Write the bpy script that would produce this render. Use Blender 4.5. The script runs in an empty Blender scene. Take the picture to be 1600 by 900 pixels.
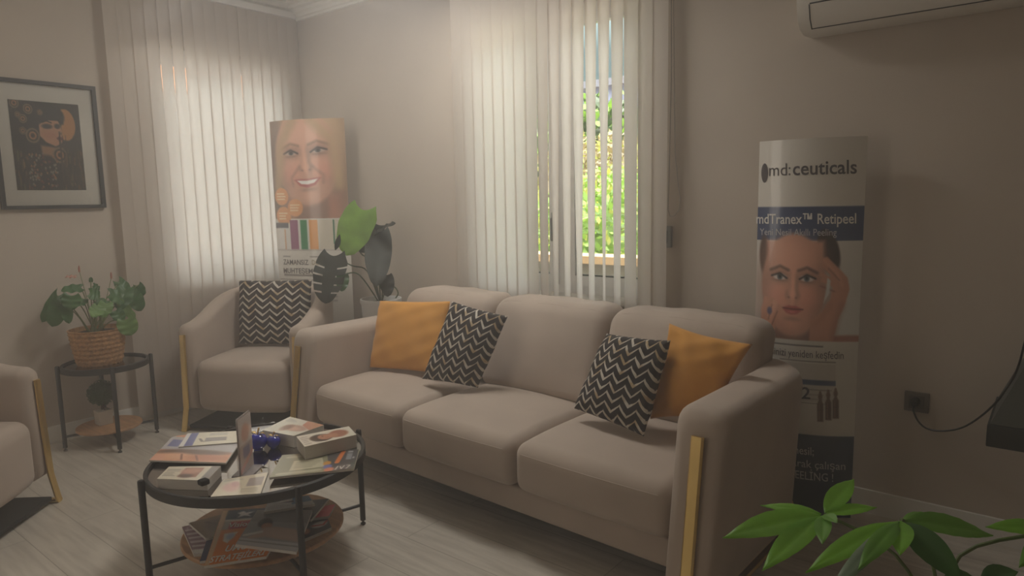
import bpy, bmesh, math, random
import numpy as np
from mathutils import Vector, Matrix
random.seed(7)
S = bpy.context.scene
COL = S.collection

# ------------------------------------------------------------------ camera, sky, sun, exposure
F_PX = 1074.18
CAM = np.array([4.49776, -3.10104, 1.35])
ROT = np.array([[0.78086535, 0.62437476, -0.02013598],
                [0.06449475, -0.11263646, -0.99154095],
                [-0.62136119, 0.77296131, -0.1282228]])      # rows: right, down, forward
cd = bpy.data.cameras.new('camera')
cam = bpy.data.objects.new('camera', cd); COL.objects.link(cam)
cd.sensor_width = 36; cd.lens = F_PX * 36 / 1600; cd.clip_start = .02; cd.clip_end = 300
cam.matrix_world = Matrix(((ROT[0][0], -ROT[1][0], -ROT[2][0], CAM[0]), (ROT[0][1], -ROT[1][1], -ROT[2][1], CAM[1]),
                           (ROT[0][2], -ROT[1][2], -ROT[2][2], CAM[2]), (0, 0, 0, 1)))
S.camera = cam
S.view_settings.view_transform = 'Standard'; S.view_settings.look = 'None'
S.view_settings.gamma = 1; S.view_settings.use_curve_mapping = False
S.view_settings.exposure = 0.0
SKY_LOW, SKY_HIGH, SUN_E = .5, 15.0, 1.1
HAZE = .052
S.cycles.volume_bounces = 1; S.cycles.max_bounces = 12; S.cycles.diffuse_bounces = 6; S.cycles.transparent_max_bounces = 16
S.cycles.sample_clamp_indirect = 8

W = bpy.data.worlds.new('sky'); S.world = W; W.use_nodes = True
nt = W.node_tree; nt.nodes.clear()
tc = nt.nodes.new('ShaderNodeTexCoord'); sx = nt.nodes.new('ShaderNodeSeparateXYZ')
cr = nt.nodes.new('ShaderNodeValToRGB'); bg = nt.nodes.new('ShaderNodeBackground'); wo = nt.nodes.new('ShaderNodeOutputWorld')
mr = nt.nodes.new('ShaderNodeMapRange'); mr.inputs[1].default_value = .2; mr.inputs[2].default_value = .9
mr.inputs[3].default_value = SKY_LOW; mr.inputs[4].default_value = SKY_HIGH
cr.color_ramp.elements[0].color = (.55, .92, .97, 1); cr.color_ramp.elements[0].position = .0
cr.color_ramp.elements[1].color = (1, .98, .97, 1); cr.color_ramp.elements[1].position = .7
nt.links.new(tc.outputs['Generated'], sx.inputs[0]); nt.links.new(sx.outputs[2], mr.inputs[0]); nt.links.new(sx.outputs[2], cr.inputs[0])
nt.links.new(cr.outputs[0], bg.inputs[0]); nt.links.new(mr.outputs[0], bg.inputs[1]); nt.links.new(bg.outputs[0], wo.inputs[0])

sl = bpy.data.lights.new('sun', 'SUN'); so = bpy.data.objects.new('sun', sl); COL.objects.link(so)
sl.energy = SUN_E; sl.angle = math.radians(.6); sl.color = (1, .93, .78)
so.rotation_euler = Vector((-.45, .62, -.75)).to_track_quat('-Z', 'Y').to_euler()

def area(name, loc, aim, sx_, sy_, power, col):
    l = bpy.data.lights.new(name, 'AREA'); l.shape = 'RECTANGLE'; l.size = sx_; l.size_y = sy_; l.energy = power; l.color = col
    o = bpy.data.objects.new(name, l); COL.objects.link(o); o.location = loc
    o.rotation_euler = (Vector(aim) - Vector(loc)).to_track_quat('-Z', 'Y').to_euler()
area('added_fill_light', (2.1, -.75, 2.70), (1.9, -1.4, .4), 1.1, .3, 25, (1, .96, .9))  # added fill above the sofa to brighten it; no known lamp there
area('added_fill_light', (.62, -.95, 2.66), (1.5, -.35, .8), .25, 1.0, 4.5, (1, .96, .9))  # second added fill, brightens the wall between the windows; no real fitting
area('added_rear_fill', (.8, -5.1, 1.4), (1.2, 0, .6), 1.2, 2.0, 20, (1, .9, .78))  # added fill by the unseen rear wall; there is no doorway behind it
def portal(loc, rot, sx_, sy_):
    l = bpy.data.lights.new('daylight_portal', 'AREA'); l.shape = 'RECTANGLE'; l.size = sx_; l.size_y = sy_
    l.cycles.is_portal = True
    o = bpy.data.objects.new('daylight_portal', l); COL.objects.link(o); o.location = loc; o.rotation_euler = rot
portal((2.31, .27, 1.58), (math.radians(-90), 0, 0), 1.2, 1.55)
portal((-.27, -.61, 1.57), (0, math.radians(-90), 0), 1.55, 1.0)

# ------------------------------------------------------------------ helpers: measuring
def ray(px, py):
    return ROT.T @ np.array([(px - 800) / F_PX, (py - 450) / F_PX, 1.])
def zp(px, py, z):
    d = ray(px, py); t = (z - CAM[2]) / d[2]; return Vector(CAM + d * t)
def yp(px, py, y):
    d = ray(px, py); t = (y - CAM[1]) / d[1]; return Vector(CAM + d * t)
def xp(px, py, x):
    d = ray(px, py); t = (x - CAM[0]) / d[0]; return Vector(CAM + d * t)
def dp(px, py, depth):
    return Vector(CAM + ray(px, py) * depth)

# ------------------------------------------------------------------ helpers: materials
def lin(c):
    out = []
    for v in c[:3]:
        v = v / 255.
        out.append(v / 12.92 if v <= .04045 else ((v + .055) / 1.055) ** 2.4)
    return tuple(out) + (1,)
MATS = {}
def mat(name, rgb, rough=.6, metal=0., var=0., scale=30., bump=0., bscale=200., spec=.5, coat=0., stretch=None, sheen=0., emit=None):
    if name in MATS: return MATS[name]
    m = bpy.data.materials.new(name); m.use_nodes = True; n = m.node_tree; b = n.nodes['Principled BSDF']
    c = lin(rgb)
    b.inputs['Base Color'].default_value = c; b.inputs['Roughness'].default_value = rough; b.inputs['Metallic'].default_value = metal
    b.inputs['Specular IOR Level'].default_value = spec; b.inputs['Coat Weight'].default_value = coat; b.inputs['Coat Roughness'].default_value = .08
    if sheen: b.inputs['Sheen Weight'].default_value = sheen; b.inputs['Sheen Roughness'].default_value = .4
    if emit: b.inputs['Emission Color'].default_value = lin(emit[0]); b.inputs['Emission Strength'].default_value = emit[1]
    t = n.nodes.new('ShaderNodeTexCoord'); mp = n.nodes.new('ShaderNodeMapping'); n.links.new(t.outputs['Object'], mp.inputs[0])
    if stretch: mp.inputs['Scale'].default_value = stretch
    if var:
        no = n.nodes.new('ShaderNodeTexNoise'); no.inputs['Scale'].default_value = scale; no.inputs['Detail'].default_value = 4
        n.links.new(mp.outputs[0], no.inputs[0])
        r = n.nodes.new('ShaderNodeValToRGB')
        r.color_ramp.elements[0].position = .3; r.color_ramp.elements[1].position = .7
        r.color_ramp.elements[0].color = tuple(x * (1 - var) for x in c[:3]) + (1,)
        r.color_ramp.elements[1].color = tuple(min(1, x * (1 + var)) for x in c[:3]) + (1,)
        n.links.new(no.outputs[0], r.inputs[0]); n.links.new(r.outputs[0], b.inputs['Base Color'])
    if bump:
        nb = n.nodes.new('ShaderNodeTexNoise'); nb.inputs['Scale'].default_value = bscale; n.links.new(mp.outputs[0], nb.inputs[0])
        bu = n.nodes.new('ShaderNodeBump'); bu.inputs['Strength'].default_value = bump; bu.inputs['Distance'].default_value = .004
        n.links.new(nb.outputs[0], bu.inputs['Height']); n.links.new(bu.outputs[0], b.inputs['Normal'])
    MATS[name] = m; return m

def glass_mat(name, tint, reflect=.08, rough=.02):
    if name in MATS: return MATS[name]
    m = bpy.data.materials.new(name); m.use_nodes = True; n = m.node_tree; n.nodes.clear()
    o = n.nodes.new('ShaderNodeOutputMaterial'); mx = n.nodes.new('ShaderNodeMixShader')
    t = n.nodes.new('ShaderNodeBsdfTransparent'); g = n.nodes.new('ShaderNodeBsdfGlossy'); fr = n.nodes.new('ShaderNodeFresnel')
    ma = n.nodes.new('ShaderNodeMath'); ma.operation = 'ADD'; ma.inputs[1].default_value = reflect - .04
    ma.use_clamp = True
    t.inputs[0].default_value = tint; g.inputs['Roughness'].default_value = rough; fr.inputs[0].default_value = 1.45
    n.links.new(fr.outputs[0], ma.inputs[0]); n.links.new(ma.outputs[0], mx.inputs[0])
    n.links.new(t.outputs[0], mx.inputs[1]); n.links.new(g.outputs[0], mx.inputs[2]); n.links.new(mx.outputs[0], o.inputs[0])
    MATS[name] = m; return m

def cloth_translucent(name, rgb, trans, tr_rgb):
    m = bpy.data.materials.new(name); m.use_nodes = True; n = m.node_tree; n.nodes.clear()
    o = n.nodes.new('ShaderNodeOutputMaterial'); mx = n.nodes.new('ShaderNodeMixShader')
    d = n.nodes.new('ShaderNodeBsdfDiffuse'); t = n.nodes.new('ShaderNodeBsdfTranslucent')
    d.inputs[0].default_value = lin(rgb); t.inputs[0].default_value = lin(tr_rgb); mx.inputs[0].default_value = trans
    tc_ = n.nodes.new('ShaderNodeTexCoord'); mp = n.nodes.new('ShaderNodeMapping'); mp.inputs['Scale'].default_value = (60, 60, 900)
    no = n.nodes.new('ShaderNodeTexNoise'); no.inputs['Scale'].default_value = 1; bu = n.nodes.new('ShaderNodeBump')
    bu.inputs['Strength'].default_value = .15; bu.inputs['Distance'].default_value = .002
    n.links.new(tc_.outputs['Object'], mp.inputs[0]); n.links.new(mp.outputs[0], no.inputs[0]); n.links.new(no.outputs[0], bu.inputs['Height'])
    n.links.new(bu.outputs[0], d.inputs['Normal'])
    n.links.new(d.outputs[0], mx.inputs[1]); n.links.new(t.outputs[0], mx.inputs[2]); n.links.new(mx.outputs[0], o.inputs[0])
    MATS[name] = m; return m

def print_mat(rough, coat=0.):
    k = 'printed_%s_%s' % (rough, coat)
    if k in MATS: return MATS[k]
    m = mat(k, (200, 200, 200), rough, coat=coat)
    a = m.node_tree.nodes.new('ShaderNodeAttribute'); a.attribute_name = 'print'
    m.node_tree.links.new(a.outputs['Color'], m.node_tree.nodes['Principled BSDF'].inputs['Base Color'])
    return m

def leaf_mat(name, rgb, trans=.25, rough=.35, vein=(150, 175, 110)):
    if name in MATS: return MATS[name]
    m = mat(name, rgb, rough, var=.25, scale=14)
    n = m.node_tree; b = n.nodes['Principled BSDF']; o = n.nodes['Material Output']
    t = n.nodes.new('ShaderNodeBsdfTranslucent'); t.inputs[0].default_value = lin([min(255, c * 1.35) for c in rgb])
    mx = n.nodes.new('ShaderNodeMixShader'); mx.inputs[0].default_value = trans
    n.links.new(b.outputs[0], mx.inputs[1]); n.links.new(t.outputs[0], mx.inputs[2]); n.links.new(mx.outputs[0], o.inputs[0])
    return m

# ------------------------------------------------------------------ helpers: meshes
class MB:
    def __init__(s): s.v = []; s.f = []; s.m = []
    def add(s, vs, fs, mi=0):
        k = len(s.v); s.v += [tuple(v) for v in vs]; s.f += [tuple(i + k for i in f) for f in fs]; s.m += [mi] * len(fs)
    def box(s, a, b, mi=0):
        x0, y0, z0 = a; x1, y1, z1 = b
        s.add([(x0, y0, z0), (x1, y0, z0), (x1, y1, z0), (x0, y1, z0), (x0, y0, z1), (x1, y0, z1), (x1, y1, z1), (x0, y1, z1)],
              [(0, 3, 2, 1), (4, 5, 6, 7), (0, 1, 5, 4), (1, 2, 6, 5), (2, 3, 7, 6), (3, 0, 4, 7)], mi)
    def rbox(s, c, size, r, ne=3, nm=6, deform=None, mi=0):
        h = [x / 2 for x in size]; r = min(r, min(h) * .999); co = []
        for a in h:
            e = [r * (1 - math.tan(math.pi / 4 * (1 - i / ne))) for i in range(ne)]
            L = [-a + x for x in e]; i0, i1 = -a + r, a - r
            L += [i0 + (i1 - i0) * k / nm for k in range(nm + 1)]; L += [a - x for x in reversed(e)]
            co.append(L)
        idx = {}; vs = []; fs = []
        def vert(p):
            key = tuple(round(x, 6) for x in p)
            if key in idx: return idx[key]
            inn = [max(-h[i] + r, min(h[i] - r, p[i])) for i in range(3)]
            d = Vector([p[i] - inn[i] for i in range(3)])
            if d.length > 1e-9: d.normalize()
            q = Vector(inn) + d * r
            if deform: q = Vector(deform(q))
            idx[key] = len(vs); vs.append((q[0] + c[0], q[1] + c[1], q[2] + c[2])); return idx[key]
        for ax in range(3):
            u, w = (ax + 1) % 3, (ax + 2) % 3
            for sg in (-1, 1):
                for i in range(len(co[u]) - 1):
                    for j in range(len(co[w]) - 1):
                        q = []
                        for di, dj in ((0, 0), (1, 0), (1, 1), (0, 1)):
                            p = [0, 0, 0]; p[ax] = sg * h[ax]; p[u] = co[u][i + di]; p[w] = co[w][j + dj]; q.append(vert(p))
                        if len(set(q)) < 3: continue
                        fs.append(tuple(q) if sg > 0 else tuple(reversed(q)))
        s.add(vs, fs, mi)
    def tube(s, pts, r, n=10, mi=0, cap=True):
        pts = [Vector(p) for p in pts]; R = r if isinstance(r, (list, tuple)) else [r] * len(pts)
        vs = []; fs = []; up = Vector((0, 0, 1)); prev = None
        for i, p in enumerate(pts):
            t = (pts[min(i + 1, len(pts) - 1)] - pts[max(i - 1, 0)]).normalized()
            if prev is None:
                a = t.cross(up if abs(t.z) < .9 else Vector((1, 0, 0))).normalized()
            else:
                a = (prev - t * prev.dot(t)).normalized()
            prev = a; b = t.cross(a)
            for k in range(n):
                w = 2 * math.pi * k / n; vs.append(p + (a * math.cos(w) + b * math.sin(w)) * R[i])
        for i in range(len(pts) - 1):
            for k in range(n):
                fs.append((i * n + k, i * n + (k + 1) % n, (i + 1) * n + (k + 1) % n, (i + 1) * n + k))
        if cap:
            fs.append(tuple(reversed(range(n)))); fs.append(tuple((len(pts) - 1) * n + k for k in range(n)))
        s.add(vs, fs, mi)
    def lathe(s, prof, c, n=40, mi=0, fn=None):
        vs = []; fs = []
        for i, (r, z) in enumerate(prof):
            for k in range(n):
                w = 2 * math.pi * k / n; rr = r + (fn(w, i, z) if fn else 0)
                vs.append((c[0] + rr * math.cos(w), c[1] + rr * math.sin(w), c[2] + z))
        for i in range(len(prof) - 1):
            for k in range(n):
                fs.append((i * n + k, i * n + (k + 1) % n, (i + 1) * n + (k + 1) % n, (i + 1) * n + k))
        if prof[0][0] > 1e-5: fs.append(tuple(reversed(range(n))))
        if prof[-1][0] > 1e-5: fs.append(tuple((len(prof) - 1) * n + k for k in range(n)))
        s.add(vs, fs, mi)
    def prism(s, poly, axis, a, b, mi=0):
        """poly of 2-D points extruded along axis (0,1,2) from a to b."""
        def P(p, t):
            q = [0, 0, 0]; q[axis] = t; q[(axis + 1) % 3] = p[0]; q[(axis + 2) % 3] = p[1]; return q
        n = len(poly); vs = [P(p, a) for p in poly] + [P(p, b) for p in poly]
        fs = [tuple(reversed(range(n))), tuple(range(n, 2 * n))] + [(i, (i + 1) % n, n + (i + 1) % n, n + i) for i in range(n)]
        s.add(vs, fs, mi)
    def wall(s, path, thick, z0, ztop, r, mi=0, deform=None, n=5):
        """a thick upright band swept along a plan path; rounded top and ends. ztop(i/N) gives the height."""
        P = [Vector((p[0], p[1], 0)) for p in path]; N = len(P); rings = []
        L = [0.]
        for i in range(1, N): L.append(L[-1] + (P[i] - P[i - 1]).length)
        for i in range(N):
            t = (P[min(i + 1, N - 1)] - P[max(i - 1, 0)]).normalized(); nn = Vector((t.y, -t.x, 0)); zt = ztop(L[i] / L[-1])
            d_end = min(L[i], L[-1] - L[i]); k = 1.
            if d_end < r: k = math.sqrt(max(0, 1 - ((r - d_end) / r) ** 2))
            h = thick / 2; ins = r * (1 - k) * .75
            ring = []
            w0 = h - ins; top = zt - ins
            r0 = r; r_ = min(r0, w0 * .96)
            prof = [(-w0, z0 + ins)]
            for q in range(n + 1):
                a = math.pi - q / n * math.pi / 2; prof.append((-w0 + r_ + r_ * math.cos(a), top - r_ + r_ * math.sin(a)))
            for q in range(n + 1):
                a = math.pi / 2 - q / n * math.pi / 2; prof.append((w0 - r_ + r_ * math.cos(a), top - r_ + r_ * math.sin(a)))
            prof.append((w0, z0 + ins))
            for (x, z) in prof:
                v = P[i] + nn * x; v.z = z; ring.append(Vector(deform(v)) if deform else v)
            rings.append(ring)
        m = len(rings[0]); vs = [v for rg in rings for v in rg]; fs = []
        for i in range(N - 1):
            for k in range(m):
                fs.append((i * m + k, (i + 1) * m + k, (i + 1) * m + (k + 1) % m, i * m + (k + 1) % m))
        fs.append(tuple(range(m))); fs.append(tuple((N - 1) * m + k for k in reversed(range(m))))
        s.add(vs, fs, mi)
    def build(s, name, mats, parent=None, smooth=True, angle=40):
        me = bpy.data.meshes.new(name); me.from_pydata(s.v, [], s.f)
        for m in (mats if isinstance(mats, (list, tuple)) else [mats]): me.materials.append(m)
        me.polygons.foreach_set('material_index', s.m); me.validate(); me.update()
        bm = bmesh.new(); bm.from_mesh(me); bmesh.ops.recalc_face_normals(bm, faces=bm.faces[:])
        if smooth:
            for f in bm.faces: f.smooth = True
            ca = math.radians(angle)
            for e in bm.edges:
                if len(e.link_faces) == 2 and e.calc_face_angle(0) > ca: e.smooth = False
        bm.to_mesh(me); bm.free()
        o = bpy.data.objects.new(name, me); COL.objects.link(o)
        if parent is not None: o.parent = parent
        return o

def tag(o, label, cat, group=None):
    o['label'] = label; o['category'] = cat
    if group: o['group'] = group
    return o
def thing(name, label, cat, loc=(0, 0, 0), rz=0, group=None):
    o = bpy.data.objects.new(name, None); COL.objects.link(o); o.location = loc; o.rotation_euler = (0, 0, rz); o.empty_display_size = .1
    return tag(o, label, cat, group)
def struct(o): o['kind'] = 'structure'; return o
def copy_tree(o, parent=None):
    c = o.copy(); COL.objects.link(c)
    if parent is not None: c.parent = parent
    for ch in [x for x in COL.objects if x.parent == o]: copy_tree(ch, c)
    return c

# ------------------------------------------------------------------ helpers: printing
class Canvas:
    """a small painter; coordinates in any rectangle, origin top-left; colours sRGB 0..255"""
    def __init__(s, x0, y0, x1, y1, nx, ny, base):
        s.r = (x0, y0, x1, y1); s.n = (nx, ny)
        s.X, s.Y = np.meshgrid(np.linspace(x0, x1, nx), np.linspace(y0, y1, ny)); s.a = np.zeros((ny, nx, 3)); s.a[:] = base
        s.px = abs(x1 - x0) / nx
    def mix(s, al, c):
        al = np.clip(al, 0, 1)[..., None]; s.a = s.a * (1 - al) + np.array(c[:3], float) * al
    def ell(s, cx, cy, rx, ry, c, soft=.15, ang=0, op=1., clip=None):
        a = math.radians(ang); dx, dy = s.X - cx, s.Y - cy
        u = (dx * math.cos(a) + dy * math.sin(a)) / rx; v = (-dx * math.sin(a) + dy * math.cos(a)) / ry
        d = np.sqrt(u * u + v * v); al = np.clip((1 + soft - d) / (2 * soft + 1e-6), 0, 1); al = al * al * (3 - 2 * al)
        if clip is not None: al = al * clip
        s.mix(al * op, c)
    def poly(s, pts, c, soft=None, op=1.):
        soft = soft or s.px; inside = np.zeros(s.X.shape, bool); dist = np.full(s.X.shape, 1e9); n = len(pts)
        for i in range(n):
            (ax, ay), (bx, by) = pts[i], pts[(i + 1) % n]
            with np.errstate(divide='ignore', invalid='ignore'):
                inside ^= ((ay > s.Y) != (by > s.Y)) & (s.X < (bx - ax) * (s.Y - ay) / ((by - ay) or 1e-9) + ax)
            ex, ey = bx - ax, by - ay; L = ex * ex + ey * ey or 1e-9
            t = np.clip(((s.X - ax) * ex + (s.Y - ay) * ey) / L, 0, 1); dist = np.minimum(dist, np.hypot(s.X - ax - t * ex, s.Y - ay - t * ey))
        sd = np.where(inside, dist, -dist); al = np.clip(sd / soft + .5, 0, 1); s.mix(al * op, c)
    def rect(s, x0, y0, x1, y1, c, op=1., soft=None): s.poly([(x0, y0), (x1, y0), (x1, y1), (x0, y1)], c, soft, op)
    def line(s, pts, w, c, op=1., soft=None):
        soft = soft or s.px; dist = np.full(s.X.shape, 1e9)
        for (ax, ay), (bx, by) in zip(pts[:-1], pts[1:]):
            ex, ey = bx - ax, by - ay; L = ex * ex + ey * ey or 1e-9
            t = np.clip(((s.X - ax) * ex + (s.Y - ay) * ey) / L, 0, 1); dist = np.minimum(dist, np.hypot(s.X - ax - t * ex, s.Y - ay - t * ey))
        s.mix(np.clip((w / 2 - dist) / soft + .5, 0, 1) * op, c)
    def textlines(s, x0, y0, x1, y1, n, c, op=.6):
        rnd = random.Random(int(x0 * 7 + y0 * 13)); h = (y1 - y0) / n
        for i in range(n):
            s.rect(x0, y0 + i * h + h * .25, x0 + (x1 - x0) * rnd.uniform(.7, 1), y0 + i * h + h * .7, c, op)
    def face(s, cx, cy, w, h, skin=(214, 165, 140), hair=(70, 50, 42), ang=0, smile=False, hair_bg=True, lips=(178, 88, 84), iris=(95, 105, 110), eyew=(214, 202, 196), eye=1.):
        """portrait: cx,cy centre between eyes and mouth; w,h half sizes of the face oval"""
        ca, sa = math.cos(math.radians(ang)), math.sin(math.radians(ang))
        def P(u, v): return (cx + (u * w) * ca - (v * h) * sa, cy + (u * w) * sa + (v * h) * ca)
        def E(u, v, ru, rv, c, soft=.3, op=1., a=0): x, y = P(u, v); s.ell(x, y, ru * w, rv * h, c, soft, ang + a, op)
        dk = tuple(c * .72 for c in skin); lt = tuple(min(255, c * 1.12 + 8) for c in skin)
        if hair_bg: E(0, -.3, 1.3, 1.15, hair, .15)
        E(0, 1.0, .55, .8, dk, .2); E(0, 0, 1., 1.05, skin, .06); E(0, .35, .8, .72, skin, .15)
        E(-.95, .25, .35, .8, dk, .8, .5); E(.95, .25, .35, .8, dk, .8, .5)
        E(0, -.6, .7, .35, lt, .8, .6); E(-.45, .22, .3, .22, lt, .9, .6); E(.45, .22, .3, .22, lt, .9, .6)
        E(-.48, .3, .3, .22, (205, 120, 105), .9, .25); E(.48, .3, .3, .22, (205, 120, 105), .9, .25)
        for sg in (-1, 1):
            E(sg * .42, -.16, .27, .13, dk, .8, .7)
            s.line([P(sg * .16, -.29), P(sg * .42, -.36), P(sg * .72, -.27)], .045 * h, tuple(c * .85 for c in hair), .7, soft=.06 * h)
            E(sg * .42, -.14, .21, .068 * eye, eyew, .25); E(sg * .42, -.145, .085, .072 * eye, iris, .2); E(sg * .42, -.145, .04, .035, (20, 18, 18), .3)
            s.line([P(sg * .2, -.12), P(sg * .42, -.215), P(sg * .68, -.15)], .035 * h, (40, 28, 26), .95, soft=.03 * h)
            E(sg * .42, -.065, .2, .02, dk, .8, .6)
            E(sg * .11, .27, .04, .018, (120, 70, 60), .6, .6); E(sg * .17, .22, .07, .08, dk, .9, .4)
        E(0, .05, .06, .3, lt, .9, .7); E(.13, .05, .06, .25, dk, .9, .45); E(0, .2, .1, .07, lt, .8, .6)
        if smile:
            s.poly([P(-.42, .46), P(-.2, .46), P(0, .475), P(.2, .46), P(.42, .46), P(.24, .62), P(0, .67), P(-.24, .62)], lips, .03 * h)
            s.poly([P(-.33, .487), P(0, .51), P(.33, .487), P(.2, .575), P(0, .6), P(-.2, .575)], (245, 242, 238), .02 * h)
            for sg in (-1, 1): s.line([P(sg * .22, .2), P(sg * .5, .42), P(sg * .47, .58)], .05 * h, dk, .5, soft=.08 * h)
        else:
            s.poly([P(-.34, .5), P(-.1, .435), P(0, .45), P(.1, .435), P(.34, .5), P(.16, .6), P(0, .625), P(-.16, .6)], lips, .04 * h)
            s.line([P(-.33, .5), P(0, .51), P(.33, .5)], .025 * h, tuple(c * .55 for c in lips), .9, soft=.02 * h)
            E(0, .57, .12, .02, (225, 150, 142), .8, .6)
        E(0, .72, .2, .04, dk, .9, .5); E(0, .85, .2, .1, lt, .9, .4)

def printed(name, cv, fn, material, parent=None, sides=None):
    """sheet whose vertices carry the printed picture; fn(u,v)->point, v runs down"""
    nx, ny = cv.n; vs = [fn(i / (nx - 1), j / (ny - 1)) for j in range(ny) for i in range(nx)]
    fs = [(j * nx + i, (j + 1) * nx + i, (j + 1) * nx + i + 1, j * nx + i + 1) for j in range(ny - 1) for i in range(nx - 1)]
    me = bpy.data.meshes.new(name); me.from_pydata([tuple(v) for v in vs], [], fs); me.materials.append(material)
    c = cv.a.reshape(-1, 3) / 255.; c = np.where(c <= .04045, c / 12.92, ((c + .055) / 1.055) ** 2.4)
    at = me.color_attributes.new('print', 'FLOAT_COLOR', 'POINT'); at.data.foreach_set('color', np.hstack([c, np.ones((len(c), 1))]).astype(np.float32).ravel())
    me.polygons.foreach_set('use_smooth', [True] * len(fs)); me.update()
    o = bpy.data.objects.new(name, me); COL.objects.link(o)
    if parent is not None: o.parent = parent
    return o

def text_verts(s, size, bold=0.):
    cu = bpy.data.curves.new('t', 'FONT'); cu.body = s; cu.size = size; cu.offset = bold; cu.resolution_u = 3
    ob = bpy.data.objects.new('t', cu); COL.objects.link(ob); dg = bpy.context.evaluated_depsgraph_get()
    me = ob.evaluated_get(dg).to_mesh(); vs = [tuple(v.co) for v in me.vertices]; fs = [tuple(p.vertices) for p in me.polygons]
    ob.evaluated_get(dg).to_mesh_clear(); bpy.data.objects.remove(ob); bpy.data.curves.remove(cu); return vs, fs
def letter(mb, s, x, y, size, width, fn, bold=0., mi=0, slant=0.):
    """text with its baseline-left at canvas x,y; stretched to width; fn maps canvas x,y to a point"""
    vs, fs = text_verts(s, 1., bold)
    w = max(v[0] for v in vs); k = width / w
    mb.add([fn(x + v[0] * k + slant * v[1] * size, y - v[1] * size) for v in vs], fs, mi)

# ------------------------------------------------------------------ materials
M_wall = mat('wall_paint', (190, 179, 166), .85, var=.03, scale=3, bump=.08, bscale=120)
M_ceil = mat('ceiling_paint', (228, 228, 222), .85, bump=.03)
M_white = mat('white_trim', (226, 224, 218), .5)
M_pvc = mat('white_window_plastic', (236, 236, 236), .3)
M_fabric = mat('greige_velvet', (176, 161, 148), .85, var=.07, scale=5, bump=.12, bscale=900, sheen=.25)
M_gold = mat('polished_gold_metal', (232, 202, 132), .3, metal=1., var=.05, scale=8)
M_black = mat('black_metal', (38, 37, 37), .45, var=.1)
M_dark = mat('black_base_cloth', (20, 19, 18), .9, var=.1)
M_glass = glass_mat('clear_glass', (.97, .98, .97, 1), .06)
M_wood = mat('warm_wood', (176, 134, 96), .5, var=.22, scale=4, stretch=(2, 14, 14))
M_soil = mat('soil', (46, 36, 28), .95, var=.4, scale=60, bump=.5)
M_paper = mat('paper_edges', (205, 200, 192), .7, var=.12, scale=40, stretch=(1, 1, 60))

# ================================================================== ROOM
RX, RY, H = 5.9, -5.2, 2.76
def floor_mat():
    m = mat('laminate_floor', (196, 188, 176), .38); n = m.node_tree; b = n.nodes['Principled BSDF']
    t = n.nodes.new('ShaderNodeTexCoord'); br = n.nodes.new('ShaderNodeTexBrick'); br.offset = .37
    br.inputs['Scale'].default_value = 1; br.inputs['Brick Width'].default_value = 1.25; br.inputs['Row Height'].default_value = .19
    br.inputs['Mortar Size'].default_value = .0015; br.inputs['Color1'].default_value = lin((206, 199, 187)); br.inputs['Color2'].default_value = lin((190, 182, 170))
    br.inputs['Mortar'].default_value = lin((150, 142, 130)); n.links.new(t.outputs['Object'], br.inputs[0])
    mp = n.nodes.new('ShaderNodeMapping'); mp.inputs['Scale'].default_value = (1.5, 16, 1); n.links.new(t.outputs['Object'], mp.inputs[0])
    no = n.nodes.new('ShaderNodeTexNoise'); no.inputs['Scale'].default_value = 2.2; no.inputs['Detail'].default_value = 6; n.links.new(mp.outputs[0], no.inputs[0])
    r = n.nodes.new('ShaderNodeValToRGB'); r.color_ramp.elements[0].color = (.72, .71, .70, 1); r.color_ramp.elements[1].color = (1, 1, 1, 1)
    r.color_ramp.elements[0].position = .35; r.color_ramp.elements[1].position = .62
    n.links.new(no.outputs[0], r.inputs[0])
    mx = n.nodes.new('ShaderNodeMixRGB'); mx.blend_type = 'MULTIPLY'; mx.inputs[0].default_value = .75
    n.links.new(br.outputs[0], mx.inputs[1]); n.links.new(r.outputs[0], mx.inputs[2]); n.links.new(mx.outputs[0], b.inputs['Base Color'])
    return m
m = MB(); m.box((-.3, RY - .15, -.12), (RX + .15, .3, 0)); struct(m.build('floor', floor_mat(), smooth=False))
m = MB(); m.box((-.3, RY - .15, H), (RX + .15, .3, H + .2)); struct(m.build('ceiling', M_ceil, smooth=False))
BX0, BX1, BZ0, BZ1 = 1.70, 2.93, .79, 2.36          # opening in the back wall
LY0, LY1, LZ0, LZ1 = -1.13, -.07, .80, 2.36         # opening in the left wall
m = MB()
m.box((-.3, 0, 0), (BX0, .3, H)); m.box((BX1, 0, 0), (RX + .15, .3, H)); m.box((BX0, 0, 0), (BX1, .3, BZ0)); m.box((BX0, 0, BZ1), (BX1, .3, H))
struct(m.build('wall_back', M_wall, smooth=False))
m = MB()
m.box((-.3, RY, 0), (0, LY0, H)); m.box((-.3, LY1, 0), (0, 0, H)); m.box((-.3, LY0, 0), (0, LY1, LZ0)); m.box((-.3, LY0, LZ1), (0, LY1, H))
struct(m.build('wall_left', M_wall, smooth=False))
m = MB(); m.box((RX, RY, 0), (RX + .15, 0, H)); struct(m.build('wall_right', M_wall, smooth=False))
m = MB(); m.box((-.3, RY - .15, 0), (RX + .15, RY, H)); struct(m.build('wall_front', M_wall, smooth=False))
# baseboards
m = MB(); m.prism([(RY, 0), (RY, .10), (0, .10), (0, 0)], 0, 0, .014); struct(m.build('baseboard_left', M_white, smooth=False))
m = MB(); m.box((.014, -.014, 0), (RX, 0, .10)); struct(m.build('baseboard_back', M_white, smooth=False))
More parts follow.
